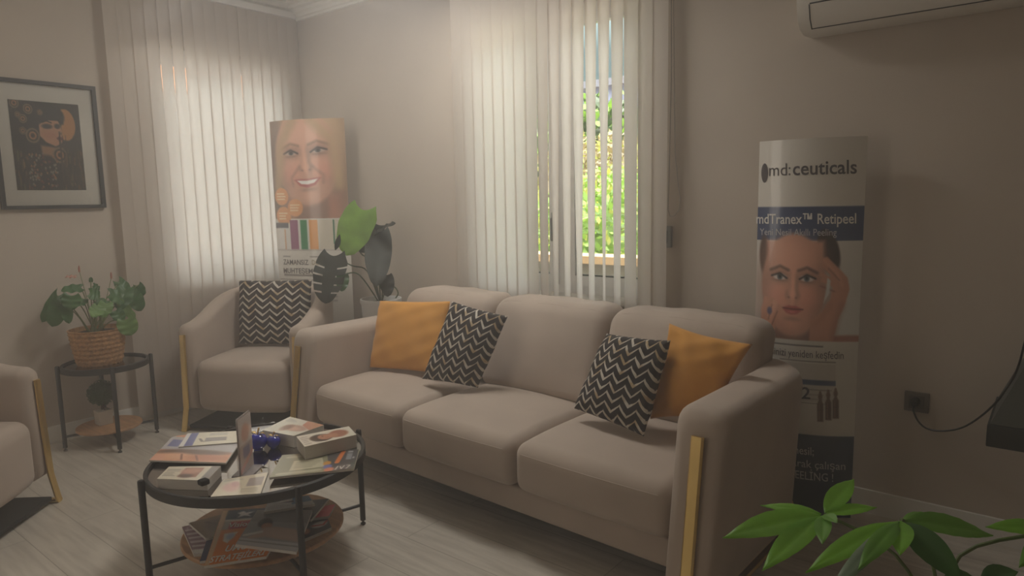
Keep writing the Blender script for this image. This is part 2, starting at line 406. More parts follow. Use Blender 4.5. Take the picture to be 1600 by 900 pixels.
# cornice: stepped white moulding
prof = [(0, 2.655), (.022, 2.655), (.026, 2.668), (.04, 2.672), (.046, 2.69), (.066, 2.70), (.074, 2.715), (.10, 2.722), (.108, 2.738), (.15, 2.744), (.154, H), (0, H)]
m = MB(); m.prism([(-a, z) for a, z in prof], 0, 0, RX); struct(m.build('trim_1', M_white, angle=20))
m = MB(); m.prism([(z, a) for a, z in prof], 1, RY, 0); struct(m.build('trim_2', M_white, angle=20))

# ------------------------------------------------------------------ windows
def window(name, tf, w, h, mull, handle_at):
    """built in a local frame: x along the wall 0..w, y outward, z 0..h; tf maps to the world"""
    root = bpy.data.objects.new(name, None); COL.objects.link(root); struct(root); root.matrix_world = tf
    f = MB(); y0, y1 = .09, .16; b = .05
    f.box((0, y0, 0), (b, y1, h)); f.box((w - b, y0, 0), (w, y1, h)); f.box((b, y0, 0), (w - b, y1, b)); f.box((b, y0, h - b), (w - b, y1, h))
    if mull: f.box((mull - .03, y0, b), (mull + .03, y1, h - b))
    f.build('window_frame', M_pvc, root, smooth=False)
    for a, c in (((b, mull - .03), (mull + .03, w - b)) if mull else ((b, w - b),)):
        s = MB(); e = .055; ya, yb = .075, .12
        s.box((a, ya, b), (a + e, yb, h - b)); s.box((c - e, ya, b), (c, yb, h - b)); s.box((a + e, ya, b), (c - e, yb, b + e)); s.box((a + e, ya, h - b - e), (c - e, yb, h - b))
        s.box((a + e, .088, b + e), (a + e + .008, .10, h - b - e), 1); s.box((c - e - .008, .088, b + e), (c - e, .10, h - b - e), 1)
        s.box((a + e, .088, b + e), (c - e, .10, b + e + .008), 1)
        so_ = s.build('sash', [M_pvc, mat('dark_gasket', (50, 50, 52), .6)], root, smooth=False)
        g = MB(); g.box((a + e, .10, b + e), (c - e, .104, h - b - e)); g.build('window_pane', M_glass, so_, smooth=False)
    hd = MB(); hd.rbox((handle_at, .07, .42), (.03, .014, .07), .005, 2, 1); hd.rbox((handle_at, .052, .36), (.02, .016, .13), .006, 2, 2)
    hd.tube([(handle_at, .066, .42), (handle_at, .05, .42)], .008); hd.build('window_handle', mat('grey_handle', (130, 130, 130), .4, metal=.4), root)
    si = MB(); si.rbox((w / 2, .03, -.012), (w + .0, .13, .03), .008, 2, 3); si.build('window_sill', M_white, root)
    return root
window('window_1', Matrix.Translation((BX0, 0, BZ0 + .027)), BX1 - BX0, BZ1 - BZ0 - .027, .61, .56)
window('window_2', Matrix.Translation((0, LY0, LZ0 + .027)) @ Matrix.Rotation(math.radians(90), 4, 'Z'), LY1 - LY0, LZ1 - LZ0 - .027, None, .075)

# ------------------------------------------------------------------ vertical blinds
M_slat = cloth_translucent('blind_cloth', (228, 220, 210), .6, (232, 224, 216))
def slat(parent, x, zt, zb, w, at, ab, name='slat'):
    m = MB(); n = 12; vs = []; fs = []
    for j in range(n + 1):
        t = j / n; k = min(1, t / .74)
        a = math.radians(at + (ab - at) * k); z = zt + (zb - zt) * t
        for i in range(5):
            u = (i / 4 - .5); bow = .006 * (1 - (2 * u) ** 2)
            vs.append((x + w * u * math.cos(a) + bow * math.sin(a), w * u * math.sin(a) - bow * math.cos(a), z))
    for j in range(n):
        for i in range(4): fs.append((j * 5 + i, j * 5 + i + 1, (j + 1) * 5 + i + 1, (j + 1) * 5 + i))
    m.add(vs, fs); o = m.build(name, M_slat, parent)
    h = MB(); h.box((x - .006, -.004, zt - .002), (x + .006, .004, zt + .006)); h.build('slat_hook', M_white, o, smooth=False)
    return o
blb = thing('vertical_blind', 'cream vertical blind with twisted slats hanging behind the sofa', 'blind', (0, -.085, 0))
ang_b = [2, 1, 0, 0, 0, 0, -2, -14, -25, -37, -35, -37, -38, -51, -38, -21, -18, -3]
ang_t = [2, 2, 1, 1, 0, 0, 0, -3, -5, -5, -7, -6, -11, -8, -11, -9, -9, -2]
for i in range(18):
    slat(blb, 1.703 + .0751 * i, 2.662, .46, .089, ang_t[i], ang_b[i])
m = MB(); m.box((1.66, -.03, 2.66), (3.06, .03, 2.70)); m.build('headrail', M_pvc, blb, smooth=False)
m = MB(); c0 = yp(1049, 0, -.06)
pts = [yp(1052, -40, -.06), yp(1053, 60, -.06), yp(1054, 180, -.06), yp(1055, 240, -.06), yp(1060, 290, -.06), yp(1063, 312, -.06), yp(1061, 328, -.06),
       yp(1054, 337, -.06), yp(1047, 338, -.06), yp(1044, 328, -.06), yp(1046, 250, -.06), yp(1049, 120, -.06), yp(1049, -40, -.06)]
pts = [Vector((p.x, p.y + .085, p.z)) for p in pts]
m.tube(pts, .0022, 6); m.build('pull_cord', mat('grey_cord', (150, 143, 134), .7), blb)
bll = thing('vertical_blind', 'floor length cream vertical blind in the corner behind the armchair', 'blind', (.075, 0, 0), math.radians(90))
lefty = [-1.285 + .0765 * i for i in range(17)]
for i, y in enumerate(lefty):
    g = {2: 15, 3: 18.5, 4: 19, 5: 19, 6: 18, 10: 15.5, 11: 15}.get(i, 5)
    slat(bll, y, 2.662, .05, .089, g, 7 if g > 5 else 4)
m = MB(); m.box((-1.33, -.03, 2.66), (-.045, .03, 2.70)); m.build('headrail', M_pvc, bll, smooth=False)

# grey box on the wall beside the back blind
m = MB(); p = yp(1043, 370, -.01); m.rbox((p.x, -.011, p.z), (.045, .022, .105), .004, 2, 2); m.box((p.x - .004, -.024, p.z - .03), (p.x + .004, -.022, p.z + .03), 1)
tag(m.build('switch_box', [mat('grey_plastic', (140, 143, 140), .5), M_dark]), 'small upright grey box on the wall at the right edge of the blind', 'wall box')

# ================================================================== OUTDOORS
m = MB(); m.box((-40, -25, -.75), (45, 60, -.6)); struct(m.build('ground', mat('garden_ground', (132, 124, 112), .95, var=.3, scale=1.2)))
G_ = [leaf_mat('bush_green', (112, 146, 48), .25), leaf_mat('bush_yellow', (152, 156, 66), .25), leaf_mat('bush_dark', (58, 80, 42), .2), leaf_mat('bush_tan', (132, 116, 78), .2)]
def bush(name, label, c, rx, ry, rz, n, mats, size=.09):
    m = MB(); rnd = random.Random(n + int(c[0] * 10))
    for k in range(n):
        a, b = rnd.uniform(0, 6.283), math.acos(rnd.uniform(-.6, 1)); q = rnd.uniform(.72, 1.05) * (1 + .12 * math.sin(5 * a) * math.sin(4 * b))
        p = Vector((c[0] + rx * q * math.sin(b) * math.cos(a), c[1] + ry * q * math.sin(b) * math.sin(a), c[2] + rz * q * math.cos(b)))
        d = Vector((rnd.gauss(0, 1), rnd.gauss(0, 1), rnd.gauss(0, 1))).normalized(); e = d.orthogonal().normalized(); s_ = size * rnd.uniform(.6, 1.3)
        m.add([p - d * s_, p + e * s_ * .45, p + d * s_, p - e * s_ * .45], [(0, 1, 2, 3)], rnd.choice(range(len(mats))))
    cr_ = [(.0001, -rz * .8)] + [(math.sin(a), -rz * .8 * math.cos(a)) for a in [math.pi * k / 10 for k in range(1, 10)]] + [(.0001, rz * .8)]
    k0 = len(m.v); m.lathe([(q * rx * .8, z) for q, z in cr_], (0, 0, 0), 18, 0)
    m.v[k0:] = [(c[0] + v[0], c[1] + v[1] * ry / rx, c[2] + v[2]) for v in m.v[k0:]]
    r = thing(name, label, 'shrub', (c[0], c[1], -.6)); o = m.build('foliage', mats, r, smooth=False); o.location = (-c[0], -c[1], .6)
    t = MB(); t.tube([(0, 0, 0), (.02, 0, .5), (0, .02, max(.6, c[2] + .6))], [.06, .05, .03]); t.build('stem', mat('bark', (110, 90, 70), .9), r)
bush('garden_shrub', 'bright green shrub filling the lower half of the right window sash', (1.0, 2.75, .72), 1.0, .7, .85, 8000, [G_[0], G_[0], G_[1]], .042)
bush('garden_shrub', 'tan and yellow leaved shrub above the bright green one outside the window', (-.45, 5.0, 1.3), 1.2, .8, .85, 6500, [G_[3], G_[1], G_[3]], .05)
bush('garden_shrub', 'green shrub seen through the blind gaps of the left sash', (-1.9, 3.2, .5), .9, .7, .95, 6000, [G_[2], G_[0]], .05)
bush('garden_shrub', 'dark green tree crown against the sky outside the window', (-2.6, 8.0, 1.9), 1.7, 1.2, 1.25, 3000, [G_[2], G_[0]], .13)
m = MB(); m.box((-1.2, 1.55, -.6), (2.4, 1.72, .83)); m.box((-1.25, 1.50, .83), (2.45, 1.77, .89), 1)
tag(m.build('garden_wall', [mat('rendered_wall', (112, 108, 96), .9, var=.1), mat('sandstone_cap', (164, 136, 98), .8, var=.1)], smooth=False), 'low sandy garden wall below the shrubs outside the window', 'garden wall')
def house(name, label, a, b, roof_h, wall, roof, rows, cols, axis):
    r = thing(name, label, 'building', ((a[0] + b[0]) / 2, (a[1] + b[1]) / 2, -.6)); off = Vector((-(a[0] + b[0]) / 2, -(a[1] + b[1]) / 2, .6))
    m = MB(); m.box(a, b); w = m.build('wall', wall, r, smooth=False); w.location = off
    m = MB(); m.box((a[0] - .3, a[1] - .3, b[2]), (b[0] + .3, b[1] + .3, b[2] + roof_h)); w = m.build('roof', roof, r, smooth=False); w.location = off
    for j in range(rows):
        for i in range(cols):
            u = (i + .5) / cols; z = a[2] + 1.2 + j * 2.9
            if z + 1.3 > b[2]: continue
            m = MB()
            if axis == 'y':
                x = a[0] + (b[0] - a[0]) * u; m.box((x - .5, a[1] - .04, z), (x + .5, a[1] + .02, z + 1.3))
            else:
                y = a[1] + (b[1] - a[1]) * u; m.box((b[0] - .02, y - .5, z), (b[0] + .04, y + .5, z + 1.3))
            w = m.build('window', mat('far_window', (120, 130, 150), .2), r, smooth=False); w.location = off
house('apartment_building', 'pale lavender apartment block far off through the window', (-18, 24, -.6), (-7.5, 34, 6.2), .3, mat('lavender_render', (136, 140, 166), .9), mat('grey_roof', (120, 120, 130), .8), 3, 4, 'y')
house('neighbour_house', 'white house with an orange roof edge outside the left window', (-12, -3.0, -.6), (-6.5, 7, 3.1), .35, mat('white_render', (222, 222, 228), .9), mat('orange_roof', (216, 150, 110), .8), 1, 3, 'x')

# ================================================================== SOFA
SX, SY, SR = 2.568, -.615, math.radians(-2.4)
sofa = thing('three_seat_sofa', 'long greige three seat sofa with gold legs under the window', 'sofa', (SX, SY, 0), SR)
IW = 1.02; AT = .19; FY = -.48; BYo = .385; AZ = .695
def flare(v):
    v = Vector(v); t = max(0, (AZ - v.z) / AZ)
    front = max(0, min(1, (-.05 - v.y) / .4)); v.y -= .10 * t * front
    if abs(v.x) > IW + AT * .5: v.x -= math.copysign(.035 * t, v.x)
    return v
for sg in (-1, 1):
    x = sg * (IW + AT / 2); R_ = .17
    path = [(x, FY + .012 * k) for k in range(6)] + [(x, FY + .06 + (BYo - R_ - AT / 2 - FY - .06) * k / 8) for k in range(1, 9)]
    cy = BYo - R_ - AT / 2
    path += [(x - sg * R_ * (1 - math.cos(a)), cy + R_ * math.sin(a)) for a in [math.pi / 2 * k / 6 for k in range(1, 7)]]
    m = MB(); m.wall(path, AT, .105, lambda t: AZ, .055, deform=flare); a = m.build('armrest', M_fabric, sofa, angle=60)
    w = MB(); xs = sg * (IW + AT - .004)
    w.tube([flare((xs, FY + .05 + k * .06, AZ - .06)) for k in range(11)], .003, 6); w.build('piping', M_fabric, a)
m = MB(); m.wall([(-IW - AT / 2 + .17 + (2 * IW + AT - .34) * k / 10, BYo - AT / 2) for k in range(11)], AT, .105, lambda t: AZ + .03, .05); m.build('back_frame', M_fabric, sofa, angle=60)
m = MB(); m.rbox((0, -.045, .165), (2 * IW + .02, .80, .115), .02, 2, 6); m.build('seat_base', M_fabric, sofa)
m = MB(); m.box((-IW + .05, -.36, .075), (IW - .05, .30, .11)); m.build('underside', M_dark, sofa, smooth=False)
sw = 2 * IW / 3
for i in range(3):
    cx = -IW + sw * (i + .5)
    def dfm(p, hx=sw / 2 - .003):
        u, v = p.x / hx, p.y / .35; q = Vector(p)
        if p.z > 0: q.z += .028 * (1 - u * u) * (1 - v * v) - .012 * max(0, -v) ** 3
        if p.y < 0: q.y -= .014 * (1 - u * u) * (1 - (p.z / .1) ** 2 * .5)
        return q
    m = MB(); m.rbox((cx, -.145, .325), (sw - .006, .70, .205), .05, 4, 10, dfm); c = m.build('seat_cushion', M_fabric, sofa)
    w = MB(); 
    w.tube([Vector((cx, -.145, .325)) + dfm(Vector(((sw - .09) * (k / 16 - .5), -.35 + .004, .1025 - .034))) for k in range(17)], .0025, 6)
    w.build('piping', M_fabric, c)
bw = 2.10 / 3
for i in range(3):
    cx = -1.05 + bw * (i + .5)
    def dfb(p, hx=bw / 2, i=i):
        u, w = p.x / hx, p.z / .21; q = Vector(p)
        if p.y < 0: q.y -= .04 * (1 - u * u) * (1 - w * w)
        if p.z > 0: q.z += .012 * (1 - u ** 2) - .010 * abs(u) ** 6 + .004 * math.sin(9 * u + i)
        q.y += (.075 * w); q.y += .006 * math.sin(7 * u + 3 * w + i) * max(0, w)
        return q
    m = MB(); m.rbox((cx, .20, .635), (bw - .004, .21, .43), .06, 4, 10, dfb); b = m.build('back_cushion', M_fabric, sofa)
    w = MB(); w.tube([Vector((cx, .20, .635)) + dfb(Vector(((bw - .10) * (k / 16 - .5), -.105 + .020, .215 - .020))) for k in range(17)], .003, 6); w.build('piping', M_fabric, b)
def strip(mb, pts, w, t, side):
    """flat bar along pts; side is the width direction"""
    pts = [Vector(p) for p in pts]; side = Vector(side).normalized(); vs = []; fs = []
    for i, p in enumerate(pts):
        d = (pts[min(i + 1, len(pts) - 1)] - pts[max(0, i - 1)]).normalized(); nn = d.cross(side).normalized()
        n0 = nn * t / 2; c = t * .35
        s_ = side * w / 2; s2 = side * (w / 2 - c)
        vs += [p - s_ + nn * (t / 2 - c), p - s2 + n0, p + s2 + n0, p + s_ + nn * (t / 2 - c), p + s_ - nn * (t / 2 - c), p + s2 - n0, p - s2 - n0, p - s_ - nn * (t / 2 - c)]
    for i in range(len(pts) - 1):
        for k in range(8): fs.append((i * 8 + k, (i + 1) * 8 + k, (i + 1) * 8 + (k + 1) % 8, i * 8 + (k + 1) % 8))
    fs.append(tuple(range(8))); fs.append(tuple((len(pts) - 1) * 8 + k for k in range(8)))
    mb.add(vs, fs)
for sg in (-1, 1):
    m = MB(); x = sg * (IW + AT * .5)
    def fr(z): return flare((x, FY, z)).y - .012
    strip(m, [(x, fr(.615), .615), (x, fr(.5), .5), (x, fr(.35), .35), (x, fr(.16), .16), (x, fr(.13) - .004, .125), (x + sg * .012, fr(.1) - .02, .02), (x + sg * .012, fr(.1) - .018, .012)], .042, .016, (1, 0, 0))
    m.build('metal_leg', M_gold, sofa, angle=25)
    m = MB(); strip(m, [(x + sg * .012, fr(.1) - .028, .009), (x + sg * .012, .2, .009), (x + sg * .012, .34, .009)], .042, .016, (1, 0, 0)); m.build('metal_leg', M_gold, sofa, angle=25)
    m = MB(); strip(m, [(x + sg * .012, .33, .012), (x, .31, .12)], .042, .016, (1, 0, 0)); m.build('metal_leg', M_gold, sofa, angle=25)

# ================================================================== ARMCHAIRS
def armchair(label, loc, rz):
    r = thing('tub_armchair', label, 'armchair', loc, rz, 'greige tub armchairs')
    path = [(-.36, .012 * k) for k in range(6)] + [(-.36, .06 + .26 * k / 5) for k in range(1, 6)]
    path += [(-.36 * math.cos(a), .32 + .34 * math.sin(a)) for a in [math.pi * k / 20 for k in range(1, 20)]]
    path += [(.36, .32 - .26 * k / 5) for k in range(0, 6)] + [(.36, .048 - .012 * k) for k in range(0, 5)]
    def zt(t):
        u = 1 - abs(2 * t - 1); u = max(0, min(1, (u - .05) / .6)); return .645 + .165 * u * u * (3 - 2 * u)
    def df(v):
        v = Vector(v); k = max(0, (.65 - v.z)); fr_ = max(0, 1 - max(0, v.y) / .3); v.y -= .03 * k * fr_
        c = Vector((0, .32)); s_ = 1 - .10 * k * (1 - fr_); v.x *= s_ ; return v
    m = MB(); m.wall(path, .115, .125, zt, .05, deform=df); m.build('tub_back', M_fabric, r, angle=60)
    def ds(p):
        q = Vector(p); k = (p.y + .30) / .6
        if p.y > 0: q.x *= 1 - .45 * (p.y / .3) ** 2 * .8
        if p.y < 0: q.y -= .035 * (1 - (p.x / .31) ** 2)
        if p.z > 0: q.z += .02 * (1 - (p.x / .31) ** 2) * (1 - (p.y / .3) ** 2)
        return q
    m = MB(); m.rbox((0, .285, .272), (.606, .60, .305), .06, 4, 8, ds); m.build('seat', M_fabric, r)
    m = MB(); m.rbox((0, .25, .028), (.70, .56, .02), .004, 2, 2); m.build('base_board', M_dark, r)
    for sg in (-1, 1):
        m = MB(); x = sg * .362
        strip(m, [(x, -.012, .585), (x, -.018, .4), (x, -.028, .14), (x + sg * .004, -.03, .115), (x + sg * .012, -.044, .012)], .036, .016, (1, 0, 0))
        strip(m, [(x + sg * .012, -.050, .009), (x + sg * .012, .3, .009), (x + sg * .0, .50, .009)], .036, .016, (1, 0, 0))
        strip(m, [(x, .49, .012), (x * .93, .46, .13)], .036, .016, (1, 0, 0)); m.build('metal_leg', M_gold, r, angle=25)
    return r
armchair('greige tub armchair in the corner with a chevron cushion on it', (.745, -1.01, 0), math.radians(28.4))
armchair('greige tub armchair cut by the left edge of the photo, nothing on it', (1.15, -2.37, 0), math.radians(131))

# ================================================================== CUSHIONS
def chevron_mat():
    m = mat('chevron_weave', (40, 34, 34), .9, bump=.2, bscale=700); n = m.node_tree; b = n.nodes['Principled BSDF']
    uv = n.nodes.new('ShaderNodeAttribute'); uv.attribute_name = 'weave'; sp = n.nodes.new('ShaderNodeSeparateXYZ'); n.links.new(uv.outputs['Vector'], sp.inputs[0])
    def op(o, a, bb=None, c=None):
        k = n.nodes.new('ShaderNodeMath'); k.operation = o
        for i, q in enumerate((a, bb, c)):
            if q is None: continue
            if isinstance(q, (int, float)): k.inputs[i].default_value = q
            else: n.links.new(q, k.inputs[i])
        return k.outputs[0]
    u = op('MULTIPLY', sp.outputs[0], 5.1); fu = op('FRACT', u); tri = op('ABSOLUTE', op('SUBTRACT', fu, .5))   # .5..0...5
    half = op('GREATER_THAN', fu, .5); tri2 = op('POWER', op('MULTIPLY', tri, 2.), .85)
    v = op('MULTIPLY', sp.outputs[1], 9.3); s_ = op('FRACT', op('ADD', v, op('MULTIPLY', tri2, .95)))
    no = n.nodes.new('ShaderNodeTexNoise'); no.inputs['Scale'].default_value = 9; n.links.new(uv.outputs['Vector'], no.inputs[0])
    wdt = op('ADD', op('MULTIPLY', tri, .16), op('MULTIPLY', no.outputs[0], .38)); wdt = op('ADD', wdt, op('MULTIPLY', half, .10))
    ln = op('LESS_THAN', s_, wdt)
    r = n.nodes.new('ShaderNodeMixRGB'); r.inputs[1].default_value = lin((44, 38, 38)); n.links.new(ln, r.inputs[0])
    c2 = n.nodes.new('ShaderNodeValToRGB'); c2.color_ramp.elements[0].color = lin((196, 190, 178)); c2.color_ramp.elements[1].color = lin((172, 150, 116))
    c2.color_ramp.elements[0].position = .5; c2.color_ramp.elements[1].position = .62
    n2 = n.nodes.new('ShaderNodeTexNoise'); n2.inputs['Scale'].default_value = 6; n.links.new(uv.outputs['Vector'], n2.inputs[0]); n.links.new(n2.outputs[0], c2.inputs[0])
    n.links.new(c2.outputs[0], r.inputs[2]); n.links.new(r.outputs[0], b.inputs['Base Color'])
    return m
M_chev = chevron_mat()
M_must = mat('mustard_velvet', (206, 146, 62), .8, var=.08, scale=6, bump=.12, bscale=700, sheen=.2)
def cushion(label, corners, thick, material, bow=.06, wr=.006, seed=0):
    """throw cushion spanned by four corner points (tl, tr, br, bl) of its mid plane"""
    tl, tr, br, bl = [Vector(c) for c in corners]; c0 = (tl + tr + br + bl) / 4
    ux = ((tr + br) - (tl + bl)) / 4; uy = ((tl + tr) - (bl + br)) / 4; nn = ux.cross(uy).normalized()
    n = 28; vs = []; uvs = []; fs = []; rnd = random.Random(seed); ph = [rnd.uniform(0, 6) for _ in range(6)]
    for side in (1, -1):
        for j in range(n + 1):
            for i in range(n + 1):
                u = math.sin((i / n - .5) * math.pi) ; v = math.sin((j / n - .5) * math.pi)
                u = .35 * u + .65 * (2 * i / n - 1); v = .35 * v + .65 * (2 * j / n - 1)
                a, b_ = u * (1 - bow * (1 - v * v)), v * (1 - bow * (1 - u * u))
                s0, t0 = (a + 1) / 2, (b_ + 1) / 2
                p = bl * (1 - s0) * (1 - t0) + br * s0 * (1 - t0) + tr * s0 * t0 + tl * (1 - s0) * t0
                e = max(0, (1 - u * u) * (1 - v * v)) ; h = thick / 2 * e ** .42
                h += wr * e ** .3 * (1 - e) * (math.sin(9 * u + 5 * v + ph[0]) + .7 * math.sin(13 * v - 6 * u + ph[1]))
                p = p + nn * h * side
                p += nn * .004 * math.sin(4 * u + ph[2])
                vs.append(p - c0); uvs.append((s0, t0, 0))
    k = (n + 1) * (n + 1)
    for side in range(2):
        for j in range(n):
            for i in range(n):
                q = [side * k + j * (n + 1) + i, side * k + j * (n + 1) + i + 1, side * k + (j + 1) * (n + 1) + i + 1, side * k + (j + 1) * (n + 1) + i]
                fs.append(tuple(q) if side == 0 else tuple(reversed(q)))
    me = bpy.data.meshes.new('throw_cushion'); me.from_pydata([tuple(v) for v in vs], [], fs); me.materials.append(material)
    at = me.attributes.new('weave', 'FLOAT_VECTOR', 'POINT'); at.data.foreach_set('vector', [x for q in uvs for x in q])
    bm = bmesh.new(); bm.from_mesh(me); bmesh.ops.remove_doubles(bm, verts=bm.verts[:], dist=1e-4); bmesh.ops.recalc_face_normals(bm, faces=bm.faces[:]); bm.to_mesh(me); bm.free()
    me.polygons.foreach_set('use_smooth', [True] * len(me.polygons)); me.update()
    o = bpy.data.objects.new('throw_cushion', me); COL.objects.link(o); o.location = c0
    return tag(o, label, 'cushion', 'throw cushions')
def cush_px(label, px, ys, thick, material, **k):
    return cushion(label, [yp(q[0], q[1], y) for q, y in zip(px, ys)], thick, material, **k)
cush_px('flat mustard cushion at the left end of the sofa', [(594, 470), (704, 471), (690, 584), (578, 574)], (-.60, -.58, -.70, -.73), .10, M_must, bow=.02, seed=1)
cush_px('chevron cushion overlapping the mustard one at the left end of the sofa', [(707, 471), (793, 494), (746, 606), (660, 592)], (-.68, -.63, -.75, -.80), .12, M_chev, bow=.03, seed=2)
cush_px('mustard cushion with peaked corners at the right end of the sofa', [(1045, 505), (1176, 538), (1112, 655), (1015, 655)], (-.68, -.70, -.73, -.76), .13, M_must, bow=.07, wr=.008, seed=3)
cush_px('chevron cushion overlapping the mustard one at the right end of the sofa', [(947, 521), (1048, 532), (1006, 682), (896, 638)], (-.76, -.77, -.91, -.82), .125, M_chev, bow=.03, seed=4)
cushion('chevron cushion standing upright on the corner armchair', [(.325, -.745, .86), (.77, -.50, .865), (.80, -.555, .455), (.37, -.80, .455)], .13, M_chev, bow=.02, seed=5)

# ================================================================== TABLES
def mirror_glass(name, rgb, rough=.03):
    m = mat(name, rgb, rough, metal=1.); return m
def round_table(root, R_, zt, angs, glass, shelf_r, shelf_z, shelf_c=(0, 0)):
    m = MB(); m.lathe([(R_ - .016, zt - .03), (R_, zt - .03), (R_, zt), (R_ - .004, zt + .003), (R_ - .014, zt + .003), (R_ - .014, zt - .008), (R_ - .016, zt - .03)], (0, 0, 0), 72)
    m.build('rim', M_black, root, angle=30)
    m = MB(); m.lathe([(.0001, zt - .016), (R_ - .015, zt - .016), (R_ - .015, zt - .008), (.0001, zt - .008)], (0, 0, 0), 72); m.build('glass_top', glass, root, angle=30)
    for a in angs:
        t = math.radians(a); x, y = (R_ + .011) * math.cos(t), (R_ + .011) * math.sin(t)
        m = MB(); m.tube([(x, y, .02), (x, y, zt + .006), (x, y, zt + .010)], [.0115, .0115, .009], 12); lg = m.build('leg', M_black, root, angle=50)
        m = MB(); m.lathe([(.004, .012), (.004, .024)], (x, y, 0), 10); m.lathe([(.010, 0), (.011, .006), (.005, .012)], (x, y, 0), 14); m.build('foot', M_black, lg)
    for k in range(2):
        t = math.radians(angs[k]); c_, s_ = math.cos(t), math.sin(t); q = R_ + .011
        m = MB(); m.tube([(-q * c_, -q * s_, shelf_z - .024 - .014 * k), (q * c_, q * s_, shelf_z - .018 - .014 * k)], .007, 8); m.build('crossbar', M_black, root)
    m = MB(); m.lathe([(.0001, shelf_z - .016), (shelf_r - .004, shelf_z - .016), (shelf_r, shelf_z - .012), (shelf_r, shelf_z - .004), (shelf_r - .004, shelf_z), (.0001, shelf_z)], (shelf_c[0], shelf_c[1], 0), 56)
    m.build('shelf', M_wood, root, angle=30)
CT = (2.168, -1.752); ZT = .405
ct = thing('coffee_table', 'round black metal coffee table with mirrored top covered in brochures', 'table', (CT[0], CT[1], 0))
round_table(ct, .393, ZT, [-14, -104, -194, -284], mirror_glass('bronze_mirror_glass', (172, 168, 164)), .295, .125, (.0, .0))
ST = (.262, -1.56)
st = thing('side_table', 'small round black metal side table against the left wall', 'table', (ST[0], ST[1], 0))
round_table(st, .222, .475, [-103, -13, 77, 167], mirror_glass('dark_mirror_glass', (112, 110, 108), .06), .17, .10, (-.03, .0))

# ------------------------------------------------------------------ things on the coffee table
GT = ZT - .008
PM = print_mat(.3, .9)
def sheet(name, label, cat, px, z, thick, cv, group=None, edge=None, curl=0., parent=None):
    """booklet or magazine: four pixel corners (tl, tr, br, bl) measured on the plane at its top z"""
    tl, tr, br, bl = [zp(q[0], q[1], z) for q in px]; c0 = (tl + tr + br + bl) / 4; c0.z = z - thick
    def fn(u, v):
        p = tl * (1 - u) * (1 - v) + tr * u * (1 - v) + br * u * v + bl * (1 - u) * v
        return p + Vector((0, 0, curl * (2 * u - 1) ** 2)) - c0
    if name:
        r = thing(name, label, cat, c0, 0, group)
    m = MB(); n = 6
    for i in range(n):
        q = [fn(i / n, 0), fn((i + 1) / n, 0), fn((i + 1) / n, 1), fn(i / n, 1)]; q = [p - Vector((0, 0, .0006)) for p in q]
        dwn = [p - Vector((0, 0, thick - .0006)) for p in q]
        m.add(q + dwn, [(0, 1, 2, 3), (4, 7, 6, 5), (0, 4, 5, 1), (2, 6, 7, 3), (1, 5, 6, 2), (3, 7, 4, 0)])
    m.build('pages', edge or M_paper, r, smooth=False)
    printed('cover', cv, fn, PM if z > .3 else print_mat(.5, .1), r)
    return r, fn
def cvs(base, nx=56, ny=40): return Canvas(0, 0, 1, 1, nx, ny, base)
BR = 'brochures on the coffee table'
# large brochure with faces at the left back
c = cvs((188, 184, 186), 90, 60); c.rect(0, .55, 1, 1, (226, 160, 122)); c.ell(.45, .62, .5, .12, (110, 82, 72), .4, -4); c.ell(.3, .8, .25, .14, (236, 178, 140), .5); c.ell(.7, .82, .25, .13, (206, 130, 96), .5)
c.line([(.55, .75), (.62, .95)], .03, (150, 90, 66)); c.line([(.35, .72), (.40, .93)], .03, (150, 90, 66)); c.rect(.05, .12, .2, .42, (96, 106, 168), .8); c.rect(.2, .05, .55, .2, (235, 235, 235)); c.rect(0, .78, .16, 1, (230, 168, 140))
sheet('brochure', 'wide glossy brochure with a tan skin picture at the back left of the coffee table', 'brochure', [(270, 682), (376, 690), (353, 723), (233, 719)], GT + .0195, .006, c, BR)
c = cvs((232, 224, 200), 70, 44); c.rect(.0, 0, .12, 1, (236, 234, 232)); c.rect(.08, 0, .22, 1, (92, 100, 164)); c.rect(.4, .45, .78, .75, (150, 142, 140)); c.line([(.3, .5), (.36, .72), (.5, .7)], .05, (120, 108, 102)); c.textlines(.45, .08, .9, .3, 2, (120, 120, 140))
sheet('brochure', 'cream brochure with a blue stripe lying on the wide glossy one', 'brochure', [(293, 677), (374, 673), (373, 691), (279, 698)], GT + .0237, .004, c, BR)
c = cvs((226, 160, 124), 24, 20); c.ell(.4, .5, .3, .3, (240, 186, 150), .5)
sheet('brochure', 'small orange leaflet peeking out beyond the blue striped brochure', 'brochure', [(276, 681), (293, 679), (284, 691), (268, 690)], GT + .0132, .0015, c, BR)
# stack with a black clip in front left
c = cvs((224, 214, 192), 70, 40); c.rect(.36, .12, .72, .8, (176, 122, 100)); c.ell(.5, .72, .14, .14, (104, 70, 60), .5); c.ell(.52, .35, .18, .2, (206, 150, 126), .5); c.textlines(.04, .2, .3, .8, 5, (110, 100, 90)); c.rect(.84, 0, 1, 1, (130, 122, 116))
r, fn = sheet('brochure_stack', 'thick stack of cream brochures with a brown picture and black clip', 'brochure stack', [(264, 729), (345, 728), (323, 751), (245, 748)], GT + .036, .0355, c, None)
m = MB(); p = fn(.93, .98); m.rbox((p.x, p.y, p.z - .006), (.030, .030, .018), .004, 2, 2); o = m.build('clip', M_dark, r)
